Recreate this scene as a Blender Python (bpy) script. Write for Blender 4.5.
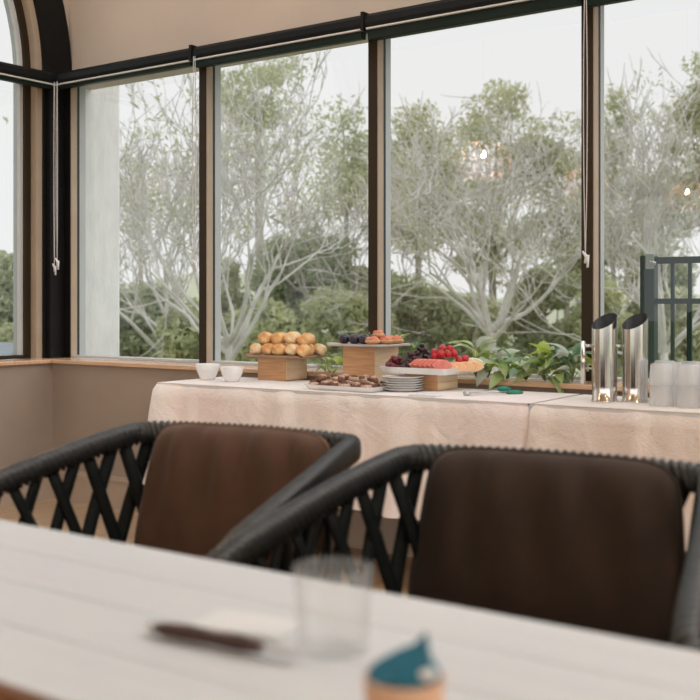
import bpy, bmesh, math, random
import numpy as np
from mathutils import Vector, Matrix

for o in list(bpy.data.objects):
    bpy.data.objects.remove(o)
SC = bpy.context.scene
COL = SC.collection
PI = math.pi
random.seed(7)
RNG = np.random.default_rng(7)

# ------------------------------------------------------------------ camera, sky, light, exposure
EYE = 1.10
FPX = 1069.0
HOR = 303.0
YAW = math.atan2(0.580, 0.814)
cd = bpy.data.cameras.new('camera')
cam = bpy.data.objects.new('camera', cd)
COL.objects.link(cam)
cam.location = (0, 0, EYE)
cam.rotation_euler = (PI / 2, 0, YAW)
cd.sensor_width = 36
cd.lens = 36 * FPX / 700
cd.shift_y = -(350 - HOR) / 700
cd.clip_start = 0.02
cd.clip_end = 500
cd.dof.use_dof = True
cd.dof.focus_distance = 5.0
cd.dof.aperture_fstop = 4.0
SC.camera = cam

world = bpy.data.worlds.new('overcast_sky')
SC.world = world
world.use_nodes = True
bg = world.node_tree.nodes['Background']
bg.inputs[0].default_value = (1.0, 1.0, 1.0, 1)
bg.inputs[1].default_value = 1.0

sd = bpy.data.lights.new('hazy_sun', 'SUN')
sun = bpy.data.objects.new('hazy_sun', sd)
COL.objects.link(sun)
sd.energy = 1.5
sd.angle = math.radians(70)
sd.color = (1, 0.98, 0.95)
sun.rotation_euler = Vector((-.75, -.40, -1.0)).to_track_quat('-Z', 'Y').to_euler()
SC.cycles.transparent_max_bounces = 32

SC.view_settings.view_transform = 'Standard'
SC.view_settings.look = 'None'
SC.view_settings.gamma = 1
SC.view_settings.use_curve_mapping = False
SC.view_settings.exposure = 0.72

CX, SX = 0.814, 0.580


def ray(px):
    k = (px - 350) / FPX
    return (CX * k - SX, SX * k + CX)


def at(px, py, z):
    """point of the horizontal plane z seen at that place of the photograph"""
    d = FPX * (EYE - z) / (py - HOR)
    rx, ry = ray(px)
    return Vector((rx * d, ry * d, z))


def onY(px, py, Y):
    rx, ry = ray(px)
    d = Y / ry
    return Vector((rx * d, Y, EYE - (py - HOR) * d / FPX))


def atD(px, py, d):
    rx, ry = ray(px)
    return Vector((rx * d, ry * d, EYE - (py - HOR) * d / FPX))


# ------------------------------------------------------------------ materials
MATS = {}


def mat(name, c, rough=0.6, metal=0.0, c2=None, scale=8.0, bump=0.0, bscale=60.0, stretch=None,
        spec=0.5, coat=0.0, sheen=0.0, trans=0.0, detail=4.0, lo=0.35, hi=0.65, subs=0.0):
    if name in MATS:
        return MATS[name]
    m = bpy.data.materials.new(name)
    m.use_nodes = True
    nt = m.node_tree
    b = nt.nodes['Principled BSDF']
    b.inputs['Base Color'].default_value = (*c, 1)
    b.inputs['Roughness'].default_value = rough
    b.inputs['Metallic'].default_value = metal
    b.inputs['Specular IOR Level'].default_value = spec
    b.inputs['Coat Weight'].default_value = coat
    b.inputs['Sheen Weight'].default_value = sheen
    tc = nt.nodes.new('ShaderNodeTexCoord')
    mp = nt.nodes.new('ShaderNodeMapping')
    nt.links.new(tc.outputs['Object'], mp.inputs[0])
    if stretch:
        mp.inputs['Scale'].default_value = stretch
    if c2:
        n = nt.nodes.new('ShaderNodeTexNoise')
        n.inputs['Scale'].default_value = scale
        n.inputs['Detail'].default_value = detail
        nt.links.new(mp.outputs[0], n.inputs[0])
        r = nt.nodes.new('ShaderNodeMapRange')
        r.inputs[1].default_value = lo
        r.inputs[2].default_value = hi
        nt.links.new(n.outputs[0], r.inputs[0])
        mx = nt.nodes.new('ShaderNodeMix')
        mx.data_type = 'RGBA'
        mx.inputs[6].default_value = (*c, 1)
        mx.inputs[7].default_value = (*c2, 1)
        nt.links.new(r.outputs[0], mx.inputs[0])
        nt.links.new(mx.outputs[2], b.inputs['Base Color'])
    if bump:
        n2 = nt.nodes.new('ShaderNodeTexNoise')
        n2.inputs['Scale'].default_value = bscale
        n2.inputs['Detail'].default_value = 3
        nt.links.new(mp.outputs[0], n2.inputs[0])
        bp = nt.nodes.new('ShaderNodeBump')
        bp.inputs['Strength'].default_value = bump
        bp.inputs['Distance'].default_value = 0.01
        nt.links.new(n2.outputs[0], bp.inputs['Height'])
        nt.links.new(bp.outputs[0], b.inputs['Normal'])
    if trans:
        out = nt.nodes['Material Output']
        t = nt.nodes.new('ShaderNodeBsdfTranslucent')
        t.inputs[0].default_value = (*c, 1)
        if c2:
            nt.links.new(mx.outputs[2], t.inputs[0])
        ms = nt.nodes.new('ShaderNodeMixShader')
        ms.inputs[0].default_value = trans
        nt.links.new(b.outputs[0], ms.inputs[1])
        nt.links.new(t.outputs[0], ms.inputs[2])
        nt.links.new(ms.outputs[0], out.inputs[0])
    MATS[name] = m
    return m


def pane_mat(name, tint, ior=1.7):
    m = bpy.data.materials.new(name)
    m.use_nodes = True
    nt = m.node_tree
    nt.nodes.remove(nt.nodes['Principled BSDF'])
    out = nt.nodes['Material Output']
    tr = nt.nodes.new('ShaderNodeBsdfTransparent')
    tr.inputs[0].default_value = (*tint, 1)
    gl = nt.nodes.new('ShaderNodeBsdfGlossy')
    gl.inputs['Roughness'].default_value = 0.01
    fr = nt.nodes.new('ShaderNodeFresnel')
    fr.inputs[0].default_value = ior
    ms = nt.nodes.new('ShaderNodeMixShader')
    nt.links.new(fr.outputs[0], ms.inputs[0])
    nt.links.new(tr.outputs[0], ms.inputs[1])
    nt.links.new(gl.outputs[0], ms.inputs[2])
    nt.links.new(ms.outputs[0], out.inputs[0])
    MATS[name] = m
    return m


def crinkle(name, s1=7.0, s2=30.0, strength=0.6, dist=0.02):
    """adds pressed creases and soft rumples to a cloth material"""
    nt = MATS[name].node_tree
    b = nt.nodes['Principled BSDF']
    mp = nt.nodes['Mapping']
    prev = b.inputs['Normal'].links[0].from_socket if b.inputs['Normal'].links else None
    n1 = nt.nodes.new('ShaderNodeTexNoise')
    n1.inputs['Scale'].default_value = s1
    n1.inputs['Detail'].default_value = 5
    n1.inputs['Distortion'].default_value = 1.2
    nt.links.new(mp.outputs[0], n1.inputs[0])
    bp = nt.nodes.new('ShaderNodeBump')
    bp.inputs['Strength'].default_value = strength
    bp.inputs['Distance'].default_value = dist
    nt.links.new(n1.outputs[0], bp.inputs['Height'])
    if prev:
        nt.links.new(prev, bp.inputs['Normal'])
    nt.links.new(bp.outputs[0], b.inputs['Normal'])


def emit_mat(name, c, s):
    m = bpy.data.materials.new(name)
    m.use_nodes = True
    b = m.node_tree.nodes['Principled BSDF']
    b.inputs['Base Color'].default_value = (*c, 1)
    b.inputs['Emission Color'].default_value = (*c, 1)
    b.inputs['Emission Strength'].default_value = s
    MATS[name] = m
    return m


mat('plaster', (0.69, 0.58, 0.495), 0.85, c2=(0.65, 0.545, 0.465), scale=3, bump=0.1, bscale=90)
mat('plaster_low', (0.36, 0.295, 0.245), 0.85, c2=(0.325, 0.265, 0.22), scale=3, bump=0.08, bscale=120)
mat('ceiling_white', (0.80, 0.78, 0.74), 0.9, c2=(0.77, 0.75, 0.71), scale=2)
mat('render_white', (0.92, 0.92, 0.91), 0.9, c2=(0.84, 0.84, 0.83), scale=22, bump=0.3, bscale=60, stretch=(1, 1, 0.4))
mat('floor_wood', (0.50, 0.36, 0.24), 0.45, c2=(0.40, 0.28, 0.18), scale=5, stretch=(9, 0.5, 1), bump=0.05)
mat('sill_wood', (0.72, 0.47, 0.30), 0.22, c2=(0.62, 0.38, 0.23), scale=6, stretch=(0.6, 12, 6), coat=0.3)
mat('frame_bronze', (0.034, 0.021, 0.010), 0.45, spec=0.25, c2=(0.028, 0.018, 0.009), scale=4)
mat('frame_black', (0.006, 0.006, 0.006), 0.5, spec=0.2, c2=(0.008, 0.008, 0.008), scale=5)
mat('strip_tan', (0.46, 0.37, 0.28), 0.4, c2=(0.42, 0.33, 0.25), scale=6)
mat('frame_grey', (0.62, 0.63, 0.63), 0.45, c2=(0.58, 0.59, 0.59), scale=4)
mat('gasket', (0.02, 0.03, 0.03), 0.6)
mat('blind_black', (0.005, 0.006, 0.007), 0.5, c2=(0.007, 0.008, 0.009), scale=9, spec=0.2)
mat('blind_green', (0.004, 0.014, 0.011), 0.45, c2=(0.005, 0.017, 0.013), scale=9, spec=0.25)
mat('blind_strip', (0.72, 0.72, 0.72), 0.4)
mat('chain', (0.62, 0.60, 0.60), 0.4)
mat('clear_plastic', (0.80, 0.80, 0.80), 0.25)
mat('skirting', (0.46, 0.37, 0.30), 0.5, c2=(0.43, 0.345, 0.28), scale=5)
pane_mat('window_glass', (0.53, 0.535, 0.532), 1.55)
mat('linen', (0.80, 0.74, 0.69), 0.9, c2=(0.80, 0.70, 0.67), scale=2.2, bump=0.25, bscale=140, sheen=0.15)
mat('linen_white', (0.86, 0.82, 0.80), 0.9, c2=(0.85, 0.76, 0.76), scale=2.0, bump=0.25, bscale=140, sheen=0.15)
crinkle('linen')
crinkle('linen_white')
mat('table_leg_grey', (0.18, 0.18, 0.18), 0.5, c2=(0.2, 0.2, 0.2), scale=5)
mat('white_board', (0.635, 0.675, 0.715), 0.5, c2=(0.61, 0.65, 0.69), scale=4, stretch=(1, 10, 1), bump=0.05, bscale=80)
mat('table_timber', (0.22, 0.085, 0.025), 0.45, c2=(0.16, 0.06, 0.018), scale=6, stretch=(1, 14, 14))
mat('rope', (0.003, 0.0045, 0.0045), 0.5, c2=(0.005, 0.007, 0.0065), scale=60, spec=0.15, bump=0.3, bscale=500)
mat('rope_rail', (0.005, 0.0065, 0.0065), 0.34, c2=(0.008, 0.010, 0.010), scale=80, spec=0.8, bump=0.2, bscale=500)
mat('chair_metal', (0.015, 0.016, 0.016), 0.4, c2=(0.02, 0.02, 0.02), scale=10)
mat('cushion_brown', (0.090, 0.042, 0.022), 0.85, c2=(0.075, 0.034, 0.018), scale=9, bump=0.15, bscale=400, sheen=0.1)
mat('cushion_dark', (0.034, 0.017, 0.008), 0.85, c2=(0.027, 0.014, 0.007), scale=9, bump=0.15, bscale=400, sheen=0.08)
mat('cushion_welt_lit', (0.17, 0.095, 0.055), 0.8, c2=(0.14, 0.08, 0.046), scale=20)  # welt lightened to hold the window light on the cushion's top edge
mat('china', (0.84, 0.84, 0.84), 0.2, coat=0.3, c2=(0.82, 0.82, 0.82), scale=4)
mat('oak_block', (0.60, 0.36, 0.19), 0.55, c2=(0.47, 0.25, 0.12), scale=7, stretch=(1.0, 1.0, 14))
mat('oak_end', (0.76, 0.60, 0.42), 0.6, c2=(0.68, 0.52, 0.35), scale=10, stretch=(1, 1, 8))
mat('board_wood', (0.36, 0.23, 0.15), 0.5, c2=(0.28, 0.17, 0.11), scale=8, stretch=(1, 14, 1))
mat('board_slate', (0.55, 0.50, 0.47), 0.5, c2=(0.45, 0.40, 0.38), scale=8, stretch=(1, 14, 1))
mat('bread', (0.70, 0.33, 0.10), 0.5, c2=(0.84, 0.58, 0.30), scale=22, bump=0.4, bscale=70, lo=0.4, hi=0.62)
mat('bread_pale', (0.80, 0.50, 0.22), 0.5, c2=(0.88, 0.74, 0.50), scale=22, bump=0.4, bscale=70, lo=0.4, hi=0.62)
mat('slice_brown', (0.20, 0.085, 0.045), 0.6, c2=(0.13, 0.055, 0.03), scale=60, bump=0.4, bscale=150)
mat('slice_top', (0.70, 0.52, 0.42), 0.6, c2=(0.42, 0.24, 0.17), scale=70, bump=0.4, bscale=150)
mat('dark_fruit', (0.012, 0.010, 0.018), 0.25, c2=(0.03, 0.02, 0.04), scale=40, coat=0.4)
mat('pastry_pink', (0.72, 0.20, 0.12), 0.5, c2=(0.80, 0.38, 0.26), scale=45, bump=0.3, bscale=100)
mat('pastry_base', (0.70, 0.42, 0.22), 0.6, c2=(0.60, 0.32, 0.15), scale=40, bump=0.3, bscale=100)
mat('grape_red', (0.24, 0.014, 0.03), 0.25, c2=(0.09, 0.010, 0.02), scale=40, coat=0.3)
mat('grape_dark', (0.030, 0.018, 0.016), 0.3, c2=(0.06, 0.012, 0.018), scale=40, coat=0.3)
mat('strawberry', (0.62, 0.02, 0.03), 0.35, c2=(0.48, 0.015, 0.025), scale=40, coat=0.3, bump=0.3, bscale=250)
mat('watermelon', (0.80, 0.20, 0.17), 0.4, c2=(0.86, 0.36, 0.30), scale=25)
mat('rockmelon', (0.90, 0.48, 0.24), 0.45, c2=(0.92, 0.60, 0.38), scale=25)
mat('honeydew', (0.80, 0.82, 0.56), 0.45, c2=(0.85, 0.86, 0.68), scale=25)
mat('melon_rind', (0.36, 0.42, 0.18), 0.5, c2=(0.62, 0.52, 0.30), scale=30)
mat('leaf_lime', (0.62, 0.70, 0.16), 0.45, c2=(0.42, 0.55, 0.10), scale=18, trans=0.45)
mat('leaf_deep', (0.14, 0.26, 0.13), 0.4, c2=(0.34, 0.50, 0.34), scale=14, trans=0.4)
mat('leaf_pale', (0.78, 0.80, 0.74), 0.45, c2=(0.46, 0.56, 0.46), scale=12, trans=0.4)
mat('leaf_fresh', (0.40, 0.58, 0.20), 0.45, c2=(0.58, 0.70, 0.36), scale=18, trans=0.45)
mat('stem_green', (0.25, 0.30, 0.12), 0.6)
mat('teal_silicone', (0.0, 0.20, 0.13), 0.4, c2=(0.0, 0.23, 0.15), scale=20)
mat('steel', (0.72, 0.70, 0.68), 0.13, metal=1.0, c2=(0.68, 0.66, 0.64), scale=5)
mat('dark_inside', (0.03, 0.03, 0.03), 0.35, metal=0.6, c2=(0.04, 0.04, 0.04), scale=10)
mat('steel_brushed', (0.62, 0.60, 0.59), 0.3, metal=1.0, c2=(0.58, 0.56, 0.55), scale=30)
mat('gate_green', (0.002, 0.040, 0.030), 0.5, c2=(0.003, 0.05, 0.04), scale=6)
mat('gate_plate', (0.45, 0.55, 0.50), 0.45, c2=(0.40, 0.5, 0.46), scale=20)
mat('terracotta', (0.62, 0.40, 0.27), 0.7, c2=(0.56, 0.35, 0.23), scale=14, bump=0.1)
mat('blue_paper', (0.006, 0.165, 0.27), 0.45, c2=(0.005, 0.13, 0.22), scale=30, bump=0.1, bscale=60)
mat('glint_white', (0.82, 0.84, 0.84), 0.5)
mat('paper', (0.72, 0.75, 0.78), 0.85, c2=(0.70, 0.73, 0.76), scale=10, bump=0.1)
mat('knife_wood', (0.060, 0.016, 0.010), 0.35, c2=(0.035, 0.010, 0.007), scale=14, stretch=(1, 8, 8))
mat('bark_pale', (0.80, 0.78, 0.75), 0.9, c2=(0.62, 0.59, 0.56), scale=2.5, bump=0.3, bscale=8)
mat('bark_dark', (0.50, 0.46, 0.41), 0.9, c2=(0.38, 0.35, 0.31), scale=2.5, bump=0.3, bscale=8)
mat('foliage_gum', (0.50, 0.53, 0.34), 0.7, c2=(0.66, 0.67, 0.47), scale=0.8, trans=0.35, spec=0.2)
mat('foliage_grey', (0.54, 0.56, 0.39), 0.7, c2=(0.70, 0.70, 0.54), scale=0.9, trans=0.35, spec=0.2)
mat('foliage_dark', (0.38, 0.43, 0.27), 0.7, c2=(0.58, 0.62, 0.42), scale=0.8, trans=0.3, spec=0.2)
mat('foliage_yellow', (0.70, 0.72, 0.44), 0.7, c2=(0.54, 0.58, 0.38), scale=0.9, trans=0.35, spec=0.2)
mat('grass_ground', (0.22, 0.26, 0.15), 0.95, c2=(0.30, 0.32, 0.21), scale=0.5, bump=0.3, bscale=3)
mat('hill_green', (0.40, 0.44, 0.31), 0.95, c2=(0.54, 0.56, 0.43), scale=0.35, bump=0.6, bscale=1.5, detail=8)
mat('roof_blue', (0.24, 0.28, 0.32), 0.6, c2=(0.30, 0.34, 0.37), scale=2)
mat('rattan', (0.75, 0.42, 0.24), 0.6, c2=(0.66, 0.36, 0.19), scale=30)
emit_mat('bulb_glow', (1.0, 0.74, 0.50), 650)

pane_mat('tumbler_glass', (0.985, 0.988, 0.988), 1.5)
_nt = MATS['tumbler_glass'].node_tree
_ms = _nt.nodes['Mix Shader']
_lw = _nt.nodes.new('ShaderNodeLayerWeight')
_pw = _nt.nodes.new('ShaderNodeMath')
_pw.operation = 'POWER'
_pw.inputs[1].default_value = 2.2
_ml = _nt.nodes.new('ShaderNodeMath')
_ml.operation = 'MULTIPLY_ADD'
_ml.inputs[1].default_value = 0.85
_ml.inputs[2].default_value = 0.05
_nt.links.new(_lw.outputs['Facing'], _pw.inputs[0])
_nt.links.new(_pw.outputs[0], _ml.inputs[0])
_nt.links.new(_ml.outputs[0], _ms.inputs[0])
_out = _nt.nodes['Material Output']
_df = _nt.nodes.new('ShaderNodeBsdfTranslucent')
_df.inputs[0].default_value = (1, 1, 1, 1)
_d2 = _nt.nodes.new('ShaderNodeBsdfDiffuse')
_d2.inputs[0].default_value = (1, 1, 1, 1)
_m2 = _nt.nodes.new('ShaderNodeMixShader')
_m2.inputs[0].default_value = 0.45
_nt.links.new(_df.outputs[0], _m2.inputs[1])
_nt.links.new(_d2.outputs[0], _m2.inputs[2])
_mx = _nt.nodes.new('ShaderNodeMixShader')
_mx.inputs[0].default_value = 0.26
_nt.links.new(_ms.outputs[0], _mx.inputs[1])
_nt.links.new(_m2.outputs[0], _mx.inputs[2])
_nt.links.new(_mx.outputs[0], _out.inputs[0])


# ------------------------------------------------------------------ mesh helpers
class MB:
    def __init__(s):
        s.v = []
        s.f = []

    def box(s, x0, x1, y0, y1, z0, z1):
        n = len(s.v)
        s.v += [(x, y, z) for z in (z0, z1) for y in (y0, y1) for x in (x0, x1)]
        s.f += [tuple(n + i for i in q) for q in
                ((0, 2, 3, 1), (4, 5, 7, 6), (0, 1, 5, 4), (2, 6, 7, 3), (0, 4, 6, 2), (1, 3, 7, 5))]
        return s

    def grid(s, pts, closed_u=False, closed_v=False):
        """pts[i][j] list of points"""
        n = len(s.v)
        nu, nv = len(pts), len(pts[0])
        for r in pts:
            s.v += [tuple(p) for p in r]
        for i in range(nu if closed_u else nu - 1):
            for j in range(nv if closed_v else nv - 1):
                a, b = i, (i + 1) % nu
                c, d = j, (j + 1) % nv
                s.f.append((n + a * nv + c, n + b * nv + c, n + b * nv + d, n + a * nv + d))
        return s

    def cap(s, pts):
        n = len(s.v)
        s.v += [tuple(p) for p in pts]
        s.f.append(tuple(range(n, n + len(pts))))
        return s

    def tube(s, path, rad, sides=8, cap=True, sq=None, up=(0, 0, 1)):
        """rad: number or list; sq=(a,b,exp) gives a flattened superellipse section"""
        path = [Vector(p) for p in path]
        k = len(path)
        R = rad if isinstance(rad, (list, tuple)) else [rad] * k
        rings = []
        U = Vector(up)
        prev = None
        for i in range(k):
            t = (path[min(i + 1, k - 1)] - path[max(i - 1, 0)])
            if t.length < 1e-9:
                t = Vector((0, 0, 1))
            t.normalize()
            if prev is None:
                a = t.cross(U)
                if a.length < 1e-3:
                    a = t.cross(Vector((1, 0, 0)))
            else:
                a = prev - t * prev.dot(t)
            a.normalize()
            prev = a
            b = t.cross(a)
            ring = []
            for j in range(sides):
                th = 2 * PI * j / sides
                c, d = math.cos(th), math.sin(th)
                if sq:
                    e = 2 / sq[2]
                    c = math.copysign(abs(c) ** e, c) * sq[0]
                    d = math.copysign(abs(d) ** e, d) * sq[1]
                ring.append(path[i] + (a * c + b * d) * R[i])
            rings.append(ring)
        s.grid(rings, closed_v=True)
        if cap:
            s.cap(rings[0][::-1])
            s.cap(rings[-1])
        return s

    def rope(s, path, a, b, step, pitch, depth, sides=18, e=3.0):
        """rope-wrapped rail: flattened section with slanting coils"""
        path = [Vector(p) for p in path]
        k = len(path)
        rings = []
        for i in range(k):
            t = (path[min(i + 1, k - 1)] - path[max(i - 1, 0)]).normalized()
            u = t.cross(Vector((0, 0, 1)))
            if u.length < 1e-3:
                u = Vector((1, 0, 0))
            u.normalize()
            w = u.cross(t)
            ring = []
            for j in range(sides):
                th = 2 * PI * j / sides
                c, d = math.cos(th), math.sin(th)
                c2 = math.copysign(abs(c) ** (2 / e), c) * a
                d2 = math.copysign(abs(d) ** (2 / e), d) * b
                q = 1 + depth * (abs(math.sin(PI * i * step / pitch + th * 2)) - .5)
                ring.append(path[i] + (u * c2 + w * d2) * q)
            rings.append(ring)
        s.grid(rings, closed_v=True)
        s.cap(rings[0][::-1])
        s.cap(rings[-1])
        return s

    def lathe(s, prof, n=32, c=(0, 0, 0), axis=None):
        rings = []
        for r, z in prof:
            rings.append([(c[0] + r * math.cos(2 * PI * j / n), c[1] + r * math.sin(2 * PI * j / n), c[2] + z)
                          for j in range(n)])
        s.grid(rings, closed_v=True)
        return s

    def ball(s, c, r, nu=10, nv=7, fn=None):
        rings = []
        for i in range(nv + 1):
            ph = PI * i / nv
            ring = []
            for j in range(nu):
                th = 2 * PI * j / nu
                d = Vector((math.sin(ph) * math.cos(th), math.sin(ph) * math.sin(th), -math.cos(ph)))
                k = fn(d) if fn else 1
                ring.append((c[0] + d.x * r[0] * k, c[1] + d.y * r[1] * k, c[2] + d.z * r[2] * k))
            rings.append(ring)
        s.grid(rings, closed_v=True)
        return s

    def mesh(s, name, m, smooth=True):
        me = bpy.data.meshes.new(name)
        me.from_pydata(s.v, [], s.f)
        bm = bmesh.new()
        bm.from_mesh(me)
        bmesh.ops.remove_doubles(bm, verts=bm.verts, dist=1e-6)
        bmesh.ops.recalc_face_normals(bm, faces=bm.faces)
        bm.to_mesh(me)
        bm.free()
        me.materials.append(MATS[m])
        if smooth:
            me.shade_smooth()
        return me

    def build(s, name, m, parent=None, smooth=True, loc=None, rz=0.0, bevel=0.0, auto=True):
        me = s.mesh(name, m, smooth)
        o = put(name, me, parent, loc, rz)
        if bevel:
            b = o.modifiers.new('bevel', 'BEVEL')
            b.width = bevel
            b.segments = 2
            b.limit_method = 'ANGLE'
        return o


def put(name, me, parent=None, loc=None, rz=0.0, rot=None, scale=None):
    o = bpy.data.objects.new(name, me)
    COL.objects.link(o)
    if parent:
        o.parent = parent
    if loc is not None:
        o.location = loc
    o.rotation_euler = rot if rot is not None else (0, 0, rz)
    if scale is not None:
        o.scale = scale
    return o


def tag(o, label=None, cat=None, group=None, kind=None):
    if label:
        o['label'] = label
    if cat:
        o['category'] = cat
    if group:
        o['group'] = group
    if kind:
        o['kind'] = kind
    return o


def thing(name, label, cat, loc=(0, 0, 0), rz=0.0, group=None, kind=None):
    o = bpy.data.objects.new(name, None)
    o.empty_display_size = 0.05
    COL.objects.link(o)
    o.location = loc
    o.rotation_euler = (0, 0, rz)
    return tag(o, label, cat, group, kind)


def copy_tree(o, parent=None):
    c = o.copy()
    COL.objects.link(c)
    c.parent = parent
    for ch in list(o.children):
        copy_tree(ch, c)
    return c


def B(x0, x1, y0, y1, z0, z1):
    return MB().box(x0, x1, y0, y1, z0, z1)


def struct(name, mb, m, label=None, cat=None, smooth=False, bevel=0.0):
    o = mb.build(name, m, None, smooth=smooth, bevel=bevel)
    return tag(o, label, cat, None, 'structure')


def catmull(pts, n=8):
    pts = [Vector(p) for p in pts]
    P = [pts[0] * 2 - pts[1]] + pts + [pts[-1] * 2 - pts[-2]]
    out = []
    for i in range(1, len(P) - 2):
        for k in range(n):
            t = k / n
            a, b, c, d = P[i - 1], P[i], P[i + 1], P[i + 2]
            out.append(0.5 * ((2 * b) + (c - a) * t + (2 * a - 5 * b + 4 * c - d) * t * t + (3 * b - a - 3 * c + d) * t ** 3))
    out.append(pts[-1])
    return out


def resample(path, step):
    L = [0]
    for a, b in zip(path, path[1:]):
        L.append(L[-1] + (b - a).length)
    n = max(2, int(L[-1] / step))
    out = []
    k = 0
    for i in range(n + 1):
        s = L[-1] * i / n
        while k < len(L) - 2 and L[k + 1] < s:
            k += 1
        t = (s - L[k]) / max(1e-9, L[k + 1] - L[k])
        out.append(path[k].lerp(path[k + 1], t))
    return out


ORD = ['first', 'second', 'third', 'fourth', 'fifth', 'sixth', 'seventh', 'eighth', 'ninth', 'tenth', 'eleventh', 'twelfth']

# ------------------------------------------------------------------ the room
YF, YG = 4.10, 4.155          # front of the window frame and its glass (back wall)
XL = -5.03                    # plane of the left wall
SILL = 0.783
CEIL = 4.2
XR, YR = 5.0, -5.2
MX = [-4.96, -3.893, -2.818, -1.763, -0.70, 0.365]   # left edges of the mullions

fl = thing('floor', 'pale brown timber board floor', 'floor', kind='structure')
k = 0
pw = 0.14
planks = int((XR - XL + 0.4) / pw) + 1
B(XL - 0.3, XR + 0.3, YR - 0.3, 4.3, -0.12, -0.02).build('subfloor', 'table_leg_grey', fl, smooth=False)
_pl = B(0.001, pw - 0.001, YR - 0.3, 4.0, -0.03, 0.0).mesh('plank', 'floor_wood', False)
for i in range(planks):
    put('plank', _pl, fl, (XL - 0.3 + i * pw, 0, 0))

ce = thing('ceiling', 'white plaster ceiling with an added row of skylight openings', 'ceiling', kind='structure')
ADDED_SKY = (1.5, 3.7)  # unseen skylight strip, added to brighten the table tops
B(XL - .34, XR + .3, YR - .3, ADDED_SKY[0], CEIL, CEIL + .15).build('ceiling_panel', 'ceiling_white', ce, smooth=False)
B(XL - .34, XR + .3, ADDED_SKY[1], 4.45, CEIL, CEIL + .15).build('ceiling_panel', 'ceiling_white', ce, smooth=False)
for x in (XL - .34, -2.55, -.05, 2.45, XR - .05):
    B(x, x + (.45 if x < XL or x > 4 else .14), ADDED_SKY[0], ADDED_SKY[1], CEIL, CEIL + .15).build('added_skylight_beam', 'ceiling_white', ce, smooth=False)
wb = thing('wall_back', 'beige wall around the long row of windows', 'wall', kind='structure')
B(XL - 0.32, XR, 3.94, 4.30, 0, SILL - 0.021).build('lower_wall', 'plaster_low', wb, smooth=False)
B(XL - 0.32, XR, 4.19, 4.40, 2.40, CEIL).build('upper_wall', 'plaster', wb, smooth=False)
B(XL, XR, YF - .005, 4.195, 2.395, 2.415).build('window_head', 'frame_black', wb, smooth=False)
B(0.415, XR, YF - 0.02, 4.40, SILL - 0.021, 2.40).build('end_wall', 'plaster', wb, smooth=False)
# left wall with its arched opening
YC, RA, SPR = 2.53, 1.47, 2.40
wl = thing('wall_left', 'beige wall with the tall arched window', 'wall', kind='structure')
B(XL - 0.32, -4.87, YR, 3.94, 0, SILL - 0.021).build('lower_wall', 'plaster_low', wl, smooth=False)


def arch_wall(x0, x1, r, y0, y1, z0, ztop, m, name, parent, n=40):
    mb = MB()
    mb.box(x0, x1, y0, YC - r, z0, ztop)
    mb.box(x0, x1, YC + r, y1, z0, ztop)
    ys = [YC - r * math.cos(PI * i / n) for i in range(n + 1)]
    zs = [SPR + r * math.sin(PI * i / n) for i in range(n + 1)]
    for X in (x0, x1):
        mb.grid([[(X, y, z), (X, y, ztop)] for y, z in zip(ys, zs)])
    mb.grid([[(x0, y, z), (x1, y, z)] for y, z in zip(ys, zs)])
    return mb.build(name, m, parent, smooth=False)


arch_wall(XL - 0.12, XL, RA, YR, 4.19, SILL - 0.021, CEIL, 'plaster', 'inner_wall', wl)
arch_wall(XL - 0.165, XL - 0.125, RA - 0.07, YR, YF + 0.6, SILL - 0.021, CEIL, 'render_white', 'outer_wall', wl)


def arch_ring(r0, r1, x0, x1, z0, n=48):
    prof = [(YC + r0, z0, YC + r1, z0)]
    for i in range(n + 1):
        a = PI * i / n
        prof.append((YC + r0 * math.cos(a), SPR + r0 * math.sin(a), YC + r1 * math.cos(a), SPR + r1 * math.sin(a)))
    prof.append((YC - r0, z0, YC - r1, z0))
    mb = MB()
    mb.grid([[(x0, p[0], p[1]), (x1, p[0], p[1]), (x1, p[2], p[3]), (x0, p[2], p[3])] for p in prof], closed_v=True)
    return mb


def window_root(i, label):
    return thing('window_%d' % i, label, 'window', kind='structure')


w0 = window_root(1, 'arched window with black surround in the left wall')
arch_ring(RA - 0.02, RA + 0.185, XL - 0.005, XL + 0.035, SILL).build('arch_surround', 'frame_black', w0, smooth=False)
arch_ring(RA - 0.06, RA - 0.02, XL - 0.05, XL + 0.02, SILL).build('arch_bead', 'strip_tan', w0, smooth=False)
arch_ring(RA - 0.10, RA - 0.055, XL - 0.09, XL - 0.03, SILL).build('arch_frame', 'frame_bronze', w0, smooth=False)
arch_ring(RA - 0.12, RA - 0.095, XL - 0.11, XL - 0.05, SILL).build('outer_frame', 'frame_grey', w0, smooth=False)
B(XL - 0.09, XL - 0.03, YC - RA + .09, YC + RA - .09, 2.37, 2.41).build('transom', 'frame_black', w0, smooth=False)
B(XL - 0.09, XL - 0.03, YC - RA + .09, YC + RA - .09, SILL, SILL + 0.02).build('bottom_rail', 'frame_bronze', w0, smooth=False)
for yy in (YC - 0.45, YC + 0.45):
    B(XL - 0.09, XL - 0.03, yy - .02, yy + .02, SILL + 0.02, 2.37).build('mullion', 'frame_bronze', w0, smooth=False)
pr = MB()
arc = [(XL - 0.075, YC + (RA - .12) * math.cos(PI * i / 32), SPR + (RA - .12) * math.sin(PI * i / 32)) for i in range(33)]
pr.cap([(XL - 0.075, YC + RA - .12, SILL + .01)] + arc + [(XL - 0.075, YC - RA + .12, SILL + .01)])
pr.build('pane', 'window_glass', w0, smooth=False)

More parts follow.
